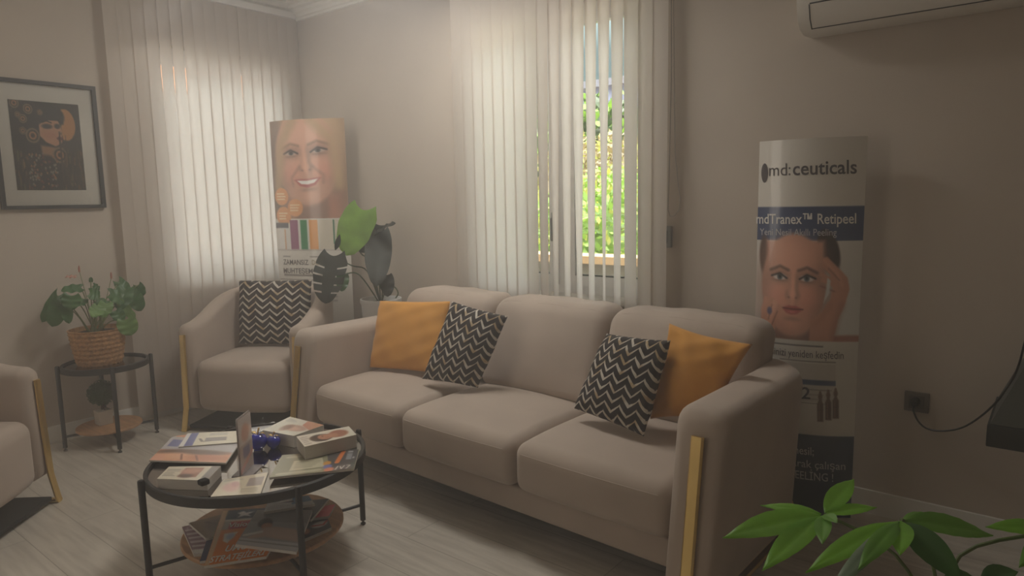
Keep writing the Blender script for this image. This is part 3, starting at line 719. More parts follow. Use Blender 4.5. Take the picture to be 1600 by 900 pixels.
# cream leaflet at the front
c = cvs((228, 216, 190), 70, 44); c.ell(.3, .55, .16, .26, (222, 168, 160), .5, -20, .8); c.ell(.36, .4, .08, .16, (200, 140, 140), .5, -20, .7); c.rect(.62, .18, .95, .6, (176, 164, 158)); c.textlines(.55, .68, .95, .9, 3, (150, 140, 120)); c.textlines(.05, .08, .5, .2, 2, (150, 150, 140))
sheet('brochure', 'cream leaflet with a pink flower picture at the front of the coffee table', 'brochure', [(349, 749), (419, 738), (407, 771), (329, 776)], GT + .0045, .004, c, BR)
# open magazine, green grey on the right
c = cvs((170, 166, 132), 110, 60); c.poly([(.0, 0), (.62, 0), (.72, 1), (0, 1)], (158, 156, 128)); c.poly([(.2, .35), (.55, .3), (.62, .75), (.2, .8)], (214, 208, 180)); c.textlines(.24, .4, .56, .72, 5, (150, 146, 122)); c.line([(.12, .15), (.52, .1)], .1, (190, 186, 160)); c.line([(.1, .9), (.55, .88)], .1, (196, 192, 166))
c.poly([(.58, 0), (1, 0), (1, 1), (.70, 1)], (92, 90, 92)); c.line([(.80, .05), (.76, .62)], .06, (226, 130, 72)); c.ell(.64, .6, .05, .1, (222, 158, 74), .3); c.ell(.66, .77, .055, .1, (130, 132, 190), .3); c.ell(.69, .92, .06, .1, (226, 140, 110), .3)
c.rect(.86, .18, .93, .5, (150, 152, 156)); c.rect(.865, .06, .93, .13, (190, 190, 192)); c.line([(.79, .8), (.77, .95)], .015, (240, 236, 228)); c.line([(.82, .82), (.84, .95), (.87, .8)], .015, (240, 236, 228)); c.line([(.90, .8), (.94, .8), (.90, .95)], .015, (240, 236, 228)); c.ell(.955, .42, .015, .05, (190, 190, 190), .3)
sheet('magazine', 'open magazine with a green left page and dark right page on the coffee table', 'magazine', [(441, 711), (561, 702), (553, 732), (421, 746)], GT + .020, .008, c)
# white booklet pile at the back, standing proud
c = cvs((226, 222, 206), 80, 50); c.ell(.62, .55, .3, .2, (196, 160, 140), .25); c.ell(.60, .6, .18, .12, (220, 180, 158), .4); c.ell(.42, .62, .12, .2, (150, 110, 90), .5); c.poly([(.55, 0), (1, .0), (1, .5), (.62, .3)], (204, 146, 118)); c.textlines(.08, .1, .38, .3, 3, (150, 150, 150))
sheet('booklet_pile', 'pile of white booklets with a blonde face behind the blue glass apples', 'booklet pile', [(453, 651), (506, 664), (459, 681), (410, 672)], GT + .050, .049, c)
# white brochures with dark haired face on the right
c = cvs((228, 222, 206), 84, 46); c.ell(.38, .55, .20, .34, (52, 40, 38), .15, -6); c.ell(.45, .55, .13, .25, (190, 132, 104), .15, -6); c.ell(.72, .5, .18, .34, (168, 104, 80), .25); c.line([(.42, .4), (.42, .5)], .02, (70, 50, 44)); c.line([(.50, .62), (.54, .62)], .04, (150, 80, 74)); c.textlines(.03, .15, .17, .9, 5, (140, 136, 130)); c.ell(.6, .55, .1, .2, (196, 138, 110), .4)
r, fn = sheet('booklet_pile', 'pile of white booklets with a dark haired face at the right of the table', 'booklet pile', [(463, 682), (545, 666), (557, 679), (476, 698)], GT + .072, .050, c)
c = cvs((222, 222, 220), 40, 24); c.textlines(.1, .2, .8, .8, 3, (170, 170, 176))
sheet('brochure', 'blank white leaflet at the back edge of the mirror behind the glass apples', 'brochure', [(383, 669), (428, 659), (442, 666), (396, 677)], GT + .003, .003, c, BR)
# acrylic stand
def acrylic_mat():
    m = glass_mat('acrylic', (.9, .9, .91, 1), .04, .05); n = m.node_tree; o = [x for x in n.nodes if x.type == 'OUTPUT_MATERIAL'][0]
    src = o.inputs[0].links[0].from_socket; mx = n.nodes.new('ShaderNodeMixShader'); mx.inputs[0].default_value = .45
    d = n.nodes.new('ShaderNodeBsdfDiffuse'); d.inputs[0].default_value = lin((214, 206, 204)); t = n.nodes.new('ShaderNodeBsdfTranslucent'); t.inputs[0].default_value = lin((220, 212, 210))
    ad = n.nodes.new('ShaderNodeMixShader'); ad.inputs[0].default_value = .5; n.links.new(d.outputs[0], ad.inputs[1]); n.links.new(t.outputs[0], ad.inputs[2])
    n.links.new(src, mx.inputs[1]); n.links.new(ad.outputs[0], mx.inputs[2]); n.links.new(mx.outputs[0], o.inputs[0]); return m
ah = thing('acrylic_sign_holder', 'clear acrylic stand with a printed card seen almost edge on', 'sign holder', zp(387, 733, GT))
A, B = zp(377, 746, GT), zp(397, 727, GT); o0 = (A + B) / 2; d = (B - A).normalized(); nn = Vector((-d.y, d.x, 0)); w2 = (B - A).length / 2
ah.location = o0 + Vector((0, 0, .0006))
def slab(mb, w, z0, z1, y0, y1):
    pts = [d * a + nn * b_ + Vector((0, 0, z)) for z in (z0, z1) for a, b_ in ((-w, y0), (w, y0), (w, y1), (-w, y1))]
    mb.add(pts, [(0, 3, 2, 1), (4, 5, 6, 7), (0, 1, 5, 4), (1, 2, 6, 5), (2, 3, 7, 6), (3, 0, 4, 7)])
m = MB(); slab(m, w2, .0, .21, .004, .006); slab(m, w2, 0, .003, -.035, .035); m.build('acrylic_panel', acrylic_mat(), ah, smooth=False)
c = cvs((206, 196, 192), 30, 50); c.rect(0, .5, 1, 1, (176, 160, 156)); c.ell(.5, .3, .3, .16, (206, 160, 142), .4); c.rect(.25, .55, .75, .75, (130, 124, 150)); c.line([(0, .95), (1, .7)], .1, (200, 150, 140))
for sd in (1, -1):
    printed('card', c, lambda u, v, sd=sd: d * ((2 * u - 1) * w2 * .97) * sd + nn * (.0005 * -sd) + Vector((0, 0, .205 - .2 * v)), PM, ah)
# glass apples
M_blue = mat('cobalt_glass', (22, 38, 165), .06, coat=1., var=.3, scale=30); 
def apple(label, px, r):
    p = zp(px[0], px[1], GT); p.z = GT; t = thing('glass_apple', label, 'ornament', p, 0, 'blue glass apples')
    pr = [(.0001, .12 * r)] + [(r * math.sin(a) * (1 - .06 * math.cos(a)), r - r * math.cos(a) * (.98 if a < 1.5 else .9)) for a in [math.pi * k / 18 for k in range(1, 17)]] + [(.12 * r, 1.74 * r), (.0001, 1.70 * r)]
    pr[1] = (.3 * r, 0); pr[2] = (.5 * r, .03 * r)
    m = MB(); m.lathe(pr, (0, 0, 0), 28); m.build('fruit', M_blue, t, angle=80)
    m = MB(); m.tube([(0, 0, 1.68 * r), (.04 * r, 0, 1.95 * r), (.2 * r, .1 * r, 2.5 * r)], .09 * r, 8); m.build('stalk', M_gold, t)
    m = MB(); 
    for a in (.4, 3.4):
        q = Vector((math.cos(a), math.sin(a), 0)); s_ = Vector((-q.y, q.x, 0)); z = Vector((0, 0, 1))
        P_ = [q * .1 * r + z * 1.78 * r, q * .5 * r + s_ * .22 * r + z * 2.0 * r, q * 1.0 * r + z * 1.95 * r, q * .5 * r - s_ * .22 * r + z * 2.0 * r]
        m.add(P_ + [x - z * .03 * r for x in P_], [(0, 1, 2, 3), (7, 6, 5, 4), (0, 4, 5, 1), (1, 5, 6, 2), (2, 6, 7, 3), (3, 7, 4, 0)])
    m.build('gold_leaf', M_gold, t)
apple('larger blue glass apple with a gold stalk beside the acrylic stand', (404, 703), .036)
apple('smaller blue glass apple with a gold stalk, right of the larger one', (428, 700), .027)

# ------------------------------------------------------------------ magazines on the lower shelf
SZ = .125
MG = 'magazines on the lower shelf'
c = cvs((150, 118, 132), 50, 40); c.textlines(.05, .1, .95, .95, 6, (222, 214, 216), .8); c.rect(0, .85, 1, 1, (220, 216, 210))
sheet('magazine', 'purple and white magazine sticking out left at the bottom of the shelf pile', 'magazine', [(284, 823), (330, 814), (356, 862), (303, 866)], SZ + .010, .010, c, MG)
c = cvs((52, 56, 96), 30, 30); c.rect(.6, 0, 1, 1, (70, 74, 120))
sheet('magazine', 'dark blue magazine under the orange magazine', 'magazine', [(330, 822), (420, 815), (412, 862), (312, 877)], SZ + .019, .009, c, MG)
c = cvs((130, 108, 84), 50, 44); c.ell(.5, .5, .3, .35, (100, 82, 66), .4); c.line([(.3, .2), (.6, .7)], .08, (80, 66, 54)); c.ell(.85, .6, .2, .3, (196, 110, 70), .5)
sheet('magazine', 'brown magazine behind the orange magazine', 'magazine', [(295, 817), (372, 797), (386, 825), (322, 841)], SZ + .030, .010, c, MG)
c = cvs((70, 62, 66), 60, 40); c.ell(.7, .5, .25, .2, (214, 206, 204), .3); c.line([(.5, .45), (.8, .6), (.95, .4)], .08, (190, 70, 56)); c.ell(.2, .6, .15, .2, (196, 128, 96), .4)
sheet('magazine', 'dark magazine with a red and white logo at the right of the shelf', 'magazine', [(452, 822), (510, 805), (518, 824), (476, 842)], SZ + .012, .012, c, MG)
c = cvs((214, 60, 84), 40, 30); c.line([(0, .3), (1, .5)], .1, (230, 110, 126)); c.rect(.7, 0, 1, 1, (224, 84, 104))
sheet('magazine', 'crimson magazine showing at the right end of the shelf pile', 'magazine', [(484, 793), (524, 788), (514, 806), (472, 812)], SZ + .024, .010, c, MG)
# orange magazine with its masthead
c = Canvas(0, 0, 1, 1.3, 60, 80, (232, 136, 44)); c.rect(0, 0, 1, .28, (44, 66, 92)); c.rect(0, 0, .08, 1.3, (226, 190, 150)); c.rect(.08, .26, 1, .32, (210, 200, 190)); c.rect(.13, .33, .6, .52, (196, 48, 50)); c.rect(.08, .30, .17, .52, (170, 160, 150))
c.poly([(.22, .10), (.3, .05), (.34, .1), (.46, .08), (.38, .15), (.44, .22), (.33, .18), (.24, .23), (.27, .15)], (230, 230, 232)); c.rect(.55, .08, .95, .2, (150, 160, 175), .6)
c.poly([(.14, .62), (.34, .60), (.24, .86), (.16, .80)], (236, 230, 220)); c.ell(.25, .7, .06, .08, (190, 200, 215), .5)
r, fn = sheet('magazine', 'orange magazine with a red masthead leaning at the front of the shelf pile', 'magazine', [(348, 798), (462, 790), (416, 869), (319, 884)], SZ + .040, .010, c, MG)
lt = MB(); F2 = lambda x, y: fn(x, y / 1.3) + Vector((0, 0, .0012))
letter(lt, 'Vision', .16, .48, .17, .33, F2, .012, slant=.05); letter(lt, 'UMUT', .24, 1.06, .20, .46, F2, .02, slant=.12); letter(lt, 'STRATEJİLERİ', .06, 1.26, .18, .88, F2, .02, slant=.12)
lt.build('lettering', mat('white_ink', (240, 236, 228), .5), r, smooth=False)
c = cvs((176, 176, 176), 90, 60); c.rect(0, 0, 1, .35, (150, 150, 152)); c.ell(.28, .38, .12, .13, (48, 42, 40), .25); c.ell(.33, .46, .09, .09, (196, 146, 116), .3); c.poly([(.32, .5), (.5, .46), (.98, .55), (.98, .8), (.4, .75), (.1, .85)], (206, 182, 168), .06); c.ell(.7, .62, .3, .12, (220, 196, 182), .5); c.rect(0, .82, 1, 1, (214, 214, 216)); c.rect(0, .88, 1, .91, (160, 160, 160)); c.line([(.05, .75), (.3, .62)], .06, (230, 226, 220))
sheet('magazine', 'grey magazine with a reclining person lying over the orange magazine', 'magazine', [(402, 797), (488, 797), (463, 862), (368, 850)], SZ + .052, .011, c, MG)
c = cvs((206, 210, 214), 60, 40); c.poly([(.6, 0), (1, 0), (1, .6), (.55, .7)], (98, 148, 190)); c.ell(.4, .3, .12, .1, (240, 240, 240), .3); c.poly([(.3, .4), (.6, .35), (.6, .5)], (60, 70, 110)); c.textlines(.05, .6, .5, .95, 3, (160, 164, 170))
sheet('magazine', 'white and light blue magazine on top of the shelf pile under the table rim', 'magazine', [(420, 781), (482, 774), (492, 787), (412, 800)], SZ + .064, .010, c, MG)
c = cvs((58, 62, 72), 50, 30); c.ell(.45, .3, .12, .16, (196, 170, 110), .3); c.ell(.6, .5, .2, .3, (80, 84, 90), .4)
sheet('magazine', 'dark slate magazine at the top right of the shelf pile', 'magazine', [(468, 783), (514, 779), (486, 812), (452, 802)], SZ + .037, .010, c, MG)

# ================================================================== PLANTS
def leaf(mb, base, tip, nrm, width, lobe=.0, droop=.12, fold=.10, slits=False, shape='heart', nt=14, ns=5, mi=0):
    base, tip = Vector(base), Vector(tip); ax = tip - base; L = ax.length; ax.normalize(); nrm = Vector(nrm); nrm = (nrm - ax * nrm.dot(ax)).normalized(); sd = ax.cross(nrm)
    def W_(t):
        if shape == 'heart': return (max(0, 1 - t) ** .62) * (.60 + .95 * t) * (1 if t > 0 else 1)
        return 3.5 * t ** .9 * (1 - t) ** 1.1 if 0 < t < 1 else .0
    vs = []; fs = []; m_ = 2 * ns + 1
    for j in range(nt + 1):
        t = j / nt; w = W_(t) * width / 2
        for i in range(-ns, ns + 1):
            s_ = i / ns; y = t * L - lobe * L * abs(s_) ** 1.6 * (1 - t) ** 2
            x = s_ * w
            if shape == 'heart' and t < .2: x = s_ * w * (1 - .25 * (1 - t / .2) * abs(s_))
            z = -droop * L * t * t + fold * abs(x) - .25 * fold * L * (abs(s_) ** 2) * .3 + (.006 * math.sin(18 * t) * abs(s_) if shape == 'heart' else .012 * width * math.sin(40 * t) * abs(s_))
            vs.append(base + ax * y + sd * x + nrm * z)
    for j in range(nt):
        for i in range(2 * ns):
            if slits and j % 5 == 3 and nt * .18 < j < nt * .82 and (i < ns - 2 or i > ns + 1): continue
            fs.append((j * m_ + i, j * m_ + i + 1, (j + 1) * m_ + i + 1, (j + 1) * m_ + i))
    mb.add(vs, fs, mi)
def stalk(parent, pts, r, m, name='stem', loc=None):
    b = MB(); P = [Vector(p) for p in pts]
    Q = []
    for i in range(len(P) - 1):
        p0, p1, p2, p3 = P[max(0, i - 1)], P[i], P[i + 1], P[min(len(P) - 1, i + 2)]
        for k in range(5):
            t = k / 5; Q.append(.5 * ((2 * p1) + (p2 - p0) * t + (2 * p0 - 5 * p1 + 4 * p2 - p3) * t * t + (3 * p1 - p0 - 3 * p2 + p3) * t ** 3))
    Q.append(P[-1]); b.tube(Q, r, 7); return b.build(name, m, parent)
TOCAM = Vector(CAM)
def addleaf(root, o0, base, tip, nrm, width, m, name='leaf', **k):
    k.setdefault('nt', 30 if k.get('slits') else 14); b = MB(); leaf(b, Vector(base) - o0, Vector(tip) - o0, nrm, width, **k); return b.build(name, m, root, angle=80)

# monstera in a white planter between armchair and sofa
mo = Vector((1.10, -.22, 0)); mon = thing('potted_monstera', 'monstera with split leaves in a white planter between armchair and sofa', 'plant', mo)
m = MB(); m.lathe([(.0001, 0), (.092, 0), (.098, .01), (.125, .70), (.132, .712), (.132, .735), (.122, .735), (.116, .70), (.0001, .70)], (0, 0, 0), 40); m.build('planter', mat('white_ceramic', (226, 226, 224), .35), mon, angle=35)
m = MB(); m.lathe([(.118, .69), (.10, .708), (.0001, .712)], (0, 0, 0), 30); m.build('soil', M_soil, mon)
L_dk = leaf_mat('monstera_dark', (28, 36, 28), .06, .6); L_lt = leaf_mat('monstera_bright', (112, 150, 62), .35, .35); L_md = leaf_mat('monstera_mid', (70, 104, 62), .2, .3); M_stem = mat('plant_stem', (70, 84, 52), .6)
def MP(px, py, y): return yp(px, py, y)
vw = (TOCAM - Vector((1.0, -.4, .9))).normalized()
addleaf(mon, mo, MP(567, 328, -.32), MP(538, 397, -.46), vw + Vector((-.35, 0, .4)), .33, L_lt, lobe=.16, slits=False, droop=.1)
addleaf(mon, mo, MP(588, 350, -.20), MP(562, 396, -.26), vw + Vector((.4, .2, .7)), .22, L_dk, lobe=.1, slits=True)
addleaf(mon, mo, MP(592, 363, -.24), MP(590, 438, -.44), vw + Vector((.2, 0, .3)), .235, L_dk, lobe=.16, slits=False, droop=.14)
addleaf(mon, mo, MP(586, 366, -.24), MP(611, 343, -.30), vw + Vector((-.3, 0, .8)), .12, L_dk, lobe=.05, slits=True)
addleaf(mon, mo, MP(604, 430, -.22), MP(606, 462, -.26), vw, .13, L_dk, lobe=.1)
addleaf(mon, mo, MP(521, 400, -.50), MP(505, 472, -.62), vw + Vector((-.4, 0, .3)), .29, L_dk, lobe=.14, slits=True, droop=.1)
addleaf(mon, mo, MP(524, 390, -.50), MP(533, 366, -.46), Vector((1, .2, .3)), .05, L_dk, lobe=.05, shape='lance')
addleaf(mon, mo, MP(536, 428, -.46), MP(534, 454, -.50), vw, .11, L_md, lobe=.1)
pot = [Vector((1.10, -.22, .70)) - mo]
for pts in ([(592, 466, -.22), (588, 440, -.24), (582, 380, -.26), (573, 333, -.30)], [(594, 466, -.22), (592, 430, -.26), (590, 366, -.24)], [(592, 466, -.22), (574, 424, -.28), (550, 415, -.4), (522, 402, -.50)],
            [(590, 466, -.22), (576, 410, -.28), (566, 398, -.34), (560, 390, -.38)], [(600, 466, -.2), (598, 450, -.2), (604, 432, -.22)], [(597, 466, -.2), (604, 449, -.18), (616, 448, -.17), (622, 458, -.18), (618, 466, -.2)], [(588, 466, -.22), (562, 430, -.38), (540, 428, -.46)]):
    P_ = [yp(*q) - mo for q in pts]; P_[0] = Vector((P_[0].x * .3, P_[0].y * .3, .70)); stalk(mon, P_, .0045, M_stem)

# anthurium in a woven basket on the side table
ao = Vector((.228, -1.575, .467)); an = thing('potted_anthurium', 'leafy anthurium in a woven basket on the side table', 'plant', ao)
def weave(w, i, z): return .0035 * math.sin(w * 26 + (math.pi if i % 2 else 0)) + .003 * math.sin(i * 1.9)
m = MB(); n_ = 26; m.lathe([(.0001, 0)] + [(.112 + .031 * (k / n_) ** .8, .200 * k / n_) for k in range(n_ + 1)] + [(.137, .202), (.133, .19), (.128, .17), (.0001, .168)], (0, 0, 0), 104, fn=lambda w, i, z: weave(w, i, z) if 1 < i < n_ + 2 else 0)
m.build('basket', mat('seagrass_weave', (168, 126, 84), .85, var=.35, scale=55, bump=.6, bscale=90), an, angle=80)
m = MB(); m.lathe([(.127, .165), (.10, .182), (.0001, .186)], (0, 0, 0), 30); m.build('soil', M_soil, an)
L_an = leaf_mat('anthurium_green', (66, 104, 60), .15, .35); L_an2 = leaf_mat('anthurium_light', (104, 138, 78), .2, .35); AX = .25
va = (TOCAM - ao).normalized()
cen = Vector((0, 0, .18))
def AP(px, py, x): return xp(px, py, x)
for (b, t, w, mm, nz, xx) in [((94, 474), (80, 512), .13, L_an, .1, (.24, .20)), ((90, 462), (63, 505), .09, L_an, .2, (.2, .14)), ((127, 450), (96, 452), .09, L_an, .9, (.2, .2)), ((112, 462), (110, 484), .13, L_an, .2, (.28, .30)), ((128, 466), (116, 476), .11, L_an, .3, (.26, .3)),
        ((100, 470), (108, 505), .09, L_an, .2, (.24, .28)), ((150, 470), (176, 478), .08, L_an, .6, (.28, .30)), ((188, 474), (214, 500), .08, L_an2, .5, (.24, .24)), ((140, 458), (158, 463), .10, L_an, .3, (.3, .3)), ((146, 446), (157, 452), .05, L_an, .5, (.26, .26)), ((142, 440), (142, 433), .03, L_an, .2, (.26, .26)), ((155, 480), (146, 493), .11, L_an2, .3, (.34, .4)), ((166, 474), (160, 494), .11, L_an2, .4, (.32, .38)),
        ((185, 440), (206, 462), .10, L_an, .6, (.16, .2)), ((196, 452), (186, 482), .14, L_an, .3, (.2, .26)), ((206, 458), (222, 486), .13, L_an, .3, (.14, .16)), ((215, 446), (224, 464), .09, L_an, .3, (.12, .12)), ((172, 460), (200, 470), .13, L_an, .7, (.24, .24)), ((196, 500), (206, 524), .15, L_an2, .1, (.36, .38)), ((180, 486), (192, 502), .10, L_an, .4, (.32, .36))]:
    B_, T_ = AP(b[0], b[1], xx[0]), AP(t[0], t[1], xx[1])
    addleaf(an, ao, B_, T_, va + Vector((0, 0, nz)), w, mm, lobe=.22, droop=.1)
    e = B_ - ao; s0 = Vector((random.uniform(-.04, .04), random.uniform(-.04, .04), .175)); stalk(an, [s0, (s0 + e) / 2 + Vector((0, 0, .03)), e], .0028, mat('anthurium_stem', (120, 130, 84), .6))
for (px, py, x) in ((124, 424, .2), (174, 434, .22)):
    e = AP(px, py, x) - ao; stalk(an, [Vector((0, 0, .175)), e * .5 + Vector((0, 0, .08)), e], .002, MATS['anthurium_stem'])
    m = MB(); m.tube([e + Vector((0, 0, -.005)), e + Vector((0, 0, .016)), e + Vector((.002, 0, .032))], [.005, .006, .003], 8); m.build('flower_spike', mat('salmon_spike', (164, 112, 96), .6), an)
e = AP(118, 432, .2) - ao; addleaf(an, Vector((0, 0, 0)), e, e + Vector((.0, -.05, .006)), Vector((.6, -.3, .7)), .03, mat('salmon_flower', (176, 130, 114), .5), name='flower', lobe=.2)

# topiary ball on the side table's shelf
to = zp(163, 662, .10); to.z = .10; tp = thing('topiary_ball', 'small round topiary in a pale square pot on the side table shelf', 'plant', to)
m = MB(); m.rbox((0, 0, .042), (.075, .075, .084), .005, 2, 2, lambda p: Vector((p.x * (1 + .8 * p.z), p.y * (1 + .8 * p.z), p.z))); m.build('pot', mat('pale_pot', (186, 176, 162), .7), tp)
m = MB(); m.tube([(-.008, 0, .08), (-.006, 0, .14)], .006, 8); m.tube([(.014, .004, .08), (.01, 0, .14)], .004, 8); m.build('stem', mat('dark_bark', (70, 54, 40), .8), tp)
m = MB(); rnd = random.Random(3)
for k in range(1500):
    d_ = Vector((rnd.gauss(0, 1), rnd.gauss(0, 1), rnd.gauss(0, 1))).normalized(); p = d_ * (.062 + rnd.uniform(-.008, .012)) + Vector((0, 0, .185)); e_ = d_.orthogonal().normalized(); e_.rotate(Matrix.Rotation(rnd.uniform(0, 6.28), 3, d_)); s_ = (d_ * .5 + e_).normalized() * .011; q = d_.cross(e_) * .005
    m.add([p - s_ * .3, p + q + s_ * .4, p + s_, p - q + s_ * .4], [(0, 1, 2, 3)])
m.lathe([(.0001, -.056)] + [(.056 * math.sin(a), -.056 * math.cos(a)) for a in [math.pi * k / 12 for k in range(1, 12)]] + [(.0001, .056)], (0, 0, .185), 20)
m.build('foliage', leaf_mat('boxwood', (58, 84, 44), .15, .6), tp, smooth=False)

# money tree in the right foreground
pt0 = dp(1478, 985, 1.22); po = Vector((pt0.x, pt0.y, 0)); pa = thing('potted_money_tree', 'money tree with long green leaflets at the bottom right in front', 'plant', po)
m = MB(); m.lathe([(.0001, 0), (.10, 0), (.13, .24), (.138, .25), (.138, .27), (.128, .27), (.122, .24), (.0001, .235)], (0, 0, 0), 36); m.build('pot', mat('terracotta_grey', (120, 112, 104), .7), pa, angle=35)
m = MB(); m.lathe([(.123, .23), (.0001, .245)], (0, 0, 0), 24); m.build('soil', M_soil, pa)
m = MB(); hub = Vector((0, 0, pt0.z - .02)); m.tube([(0, 0, .23), (.012, .006, .35), (-.006, 0, .48), hub], [.02, .017, .015, .012], 10); m.build('trunk', mat('green_brown_bark', (96, 92, 62), .8, var=.2), pa)
L_p1 = leaf_mat('pachira_bright', (116, 172, 56), .35, .45); L_p2 = leaf_mat('pachira_mid', (100, 150, 56), .25, .45); L_p3 = leaf_mat('pachira_dark', (60, 100, 46), .15, .4); L_p4 = leaf_mat('pachira_gloss', (120, 140, 118), .1, .12)
vp_ = (TOCAM - pt0).normalized()
def whorl(c, leaves):
    C_ = dp(*c)
    for (tx, ty, td, w, mm, nz) in leaves:
        T_ = dp(tx, ty, td); addleaf(pa, po, C_ + (T_ - C_) * .03, T_, Vector((0, 0, 1)) * nz + vp_ * 1.0, w * .88, mm, shape='lance', droop=.10, fold=.25, name='leaflet', nt=18)
    return C_
c1 = whorl((1287, 803, 1.33), [(1336, 741, 1.40, .052, L_p1, .3), (1372, 786, 1.34, .036, L_p1, 1.2), (1188, 783, 1.38, .030, L_p1, 1.4), (1132, 829, 1.30, .070, L_p1, .8), (1193, 878, 1.22, .062, L_p1, .7), (1284, 842, 1.24, .040, L_p2, .4), (1306, 812, 1.27, .03, L_p2, .8)])
c2 = whorl((1408, 812, 1.13), [(1262, 878, 1.05, .050, L_p1, 1.2), (1292, 912, .98, .036, L_p4, 1.8), (1406, 857, 1.04, .048, L_p1, .5), (1505, 905, 1.02, .060, L_p3, .5), (1560, 826, 1.14, .062, L_p2, 1.2), (1500, 800, 1.25, .05, L_p2, 1.5), (1345, 872, 1.0, .04, L_p2, .8)])
c3 = whorl((1660, 830, 1.16), [(1545, 815, 1.16, .045, L_p1, 1.3), (1600, 870, 1.05, .05, L_p2, .7), (1700, 900, 1.05, .06, L_p1, .6), (1740, 800, 1.2, .06, L_p1, 1.), (1650, 760, 1.25, .05, L_p1, .5)])
c4 = whorl((1530, 905, 1.10), [(1480, 895, 1.06, .04, L_p3, 1.2), (1590, 890, 1.08, .045, L_p3, 1.2), (1560, 950, 1.0, .05, L_p2, .8), (1500, 960, 1.0, .05, L_p2, .8)])
for cc, mid in ((c1, (1400, 868, 1.26)), (c2, (1450, 850, 1.16)), (c3, (1500, 868, 1.19)), (c4, (1500, 930, 1.15))):
    stalk(pa, [hub, dp(*mid) - po, cc - po], .0032, mat('petiole', (92, 110, 60), .5), 'petiole')

# ================================================================== TOTEM DISPLAYS
def totem(label, left, right, hgt, bulge, cv, lat):
    """standing card column, lens shaped in plan; left/right = plan points of its two edges"""
    a, b = Vector((left[0], left[1], 0)), Vector((right[0], right[1], 0)); c0 = (a + b) / 2; ax = (b - a).normalized(); nn = Vector((ax.y, -ax.x, 0)); hw = (b - a).length / 2
    if nn.dot(TOCAM - c0) < 0: nn = -nn
    r = thing('advertising_totem', label, 'display', c0, 0, 'standing advertising totems')
    x0, y0, x1, y1 = cv.r
    def fn(u, v, off=0.):
        s_ = 2 * u - 1; return ax * (s_ * hw) + nn * (bulge * (1 - s_ * s_) + off) + Vector((0, 0, hgt * (1 - v)))
    printed('front_panel', cv, fn, print_mat(.28, .6), r)
    m = MB(); n = 20
    vs = [fn(i / n, v) for v in (0, 1) for i in range(n + 1)]
    vs2 = [ax * ((2 * i / n - 1) * hw) - nn * (bulge * (1 - (2 * i / n - 1) ** 2)) + Vector((0, 0, hgt * (1 - v))) for v in (0, 1) for i in range(n + 1)]
    m.add(vs2, [(i, i + 1, n + 2 + i, n + 1 + i) for i in range(n)]); m.build('back_panel', mat('white_card', (226, 224, 220), .6), r)
    class Lines:
        def __init__(s): s.q = []
        def add(s, vs, fs, mi=0): s.q.append((vs, fs, mi))
    L = Lines(); mats = []
    G = lambda x, y: fn((x - x0) / (x1 - x0), (y - y0) / (y1 - y0), .0012)
    lat(L, G, mats)
    for vs, fs, mi in L.q:
        B_ = MB(); B_.add(vs, fs); B_.build('lettering' if len(fs) > 1 else 'logo', mats[mi], r, smooth=False)
    return r
TX = (1187, 1172.6, 1356, 1329)
XL = lambda y: TX[0] + (TX[1] - TX[0]) * (y - 218) / 594
XR = lambda y: TX[2] + (TX[3] - TX[2]) * (y - 218) / 594
# right totem: canvas in photo pixels
c = Canvas(1187, 218, 1352, 812, 150, 520, (222, 218, 210))
c.X = XL(c.Y) + (c.X - 1187) / 165 * (XR(c.Y) - XL(c.Y))
c.rect(1150, 320, 1400, 372, (58, 76, 116))
c.rect(1150, 372, 1400, 527, (216, 214, 208))
c.ell(1298, 388, 16, 34, (58, 42, 38), .15, -12); c.ell(1196, 395, 8, 30, (84, 62, 54), .3)
c.ell(1328, 535, 60, 18, (178, 122, 98), .15); c.ell(1255, 520, 40, 26, (66, 46, 42), .3)
c.rect(1228, 490, 1278, 530, (160, 108, 90), 1, 10)
c.rect(1201, 372, 1292, 420, (214, 160, 136), 1, 8); c.face(1243, 440, 51, 76, (214, 160, 136), (74, 54, 48), 2, hair_bg=False, lips=(184, 96, 88))
# hand at right temple and jaw
HS = (208, 152, 126); HD = (150, 98, 80)
c.poly([(1288, 398), (1296, 396), (1312, 412), (1326, 428), (1329, 445), (1322, 470), (1312, 492), (1304, 528), (1268, 528), (1270, 496), (1290, 480), (1300, 462), (1304, 440), (1300, 424), (1288, 410)], HS, 3)
c.line([(1292, 402), (1310, 420), (1318, 440)], 5, (222, 168, 142), .8, 4); c.line([(1290, 432), (1308, 440), (1314, 458)], 7, HS, 1, 3); c.line([(1286, 441), (1306, 449)], 2, HD, .8, 3); c.line([(1298, 414), (1314, 432)], 2, HD, .6, 3)
c.line([(1288, 424), (1304, 433)], 6, HS, 1, 3); c.line([(1300, 470), (1286, 492), (1276, 500)], 10, (200, 144, 118), 1, 6); c.poly([(1296, 428), (1301, 432), (1299, 452), (1290, 468), (1294, 448)], (214, 212, 206), 2); c.line([(1318, 470), (1308, 500), (1304, 520)], 8, HD, .4, 10)
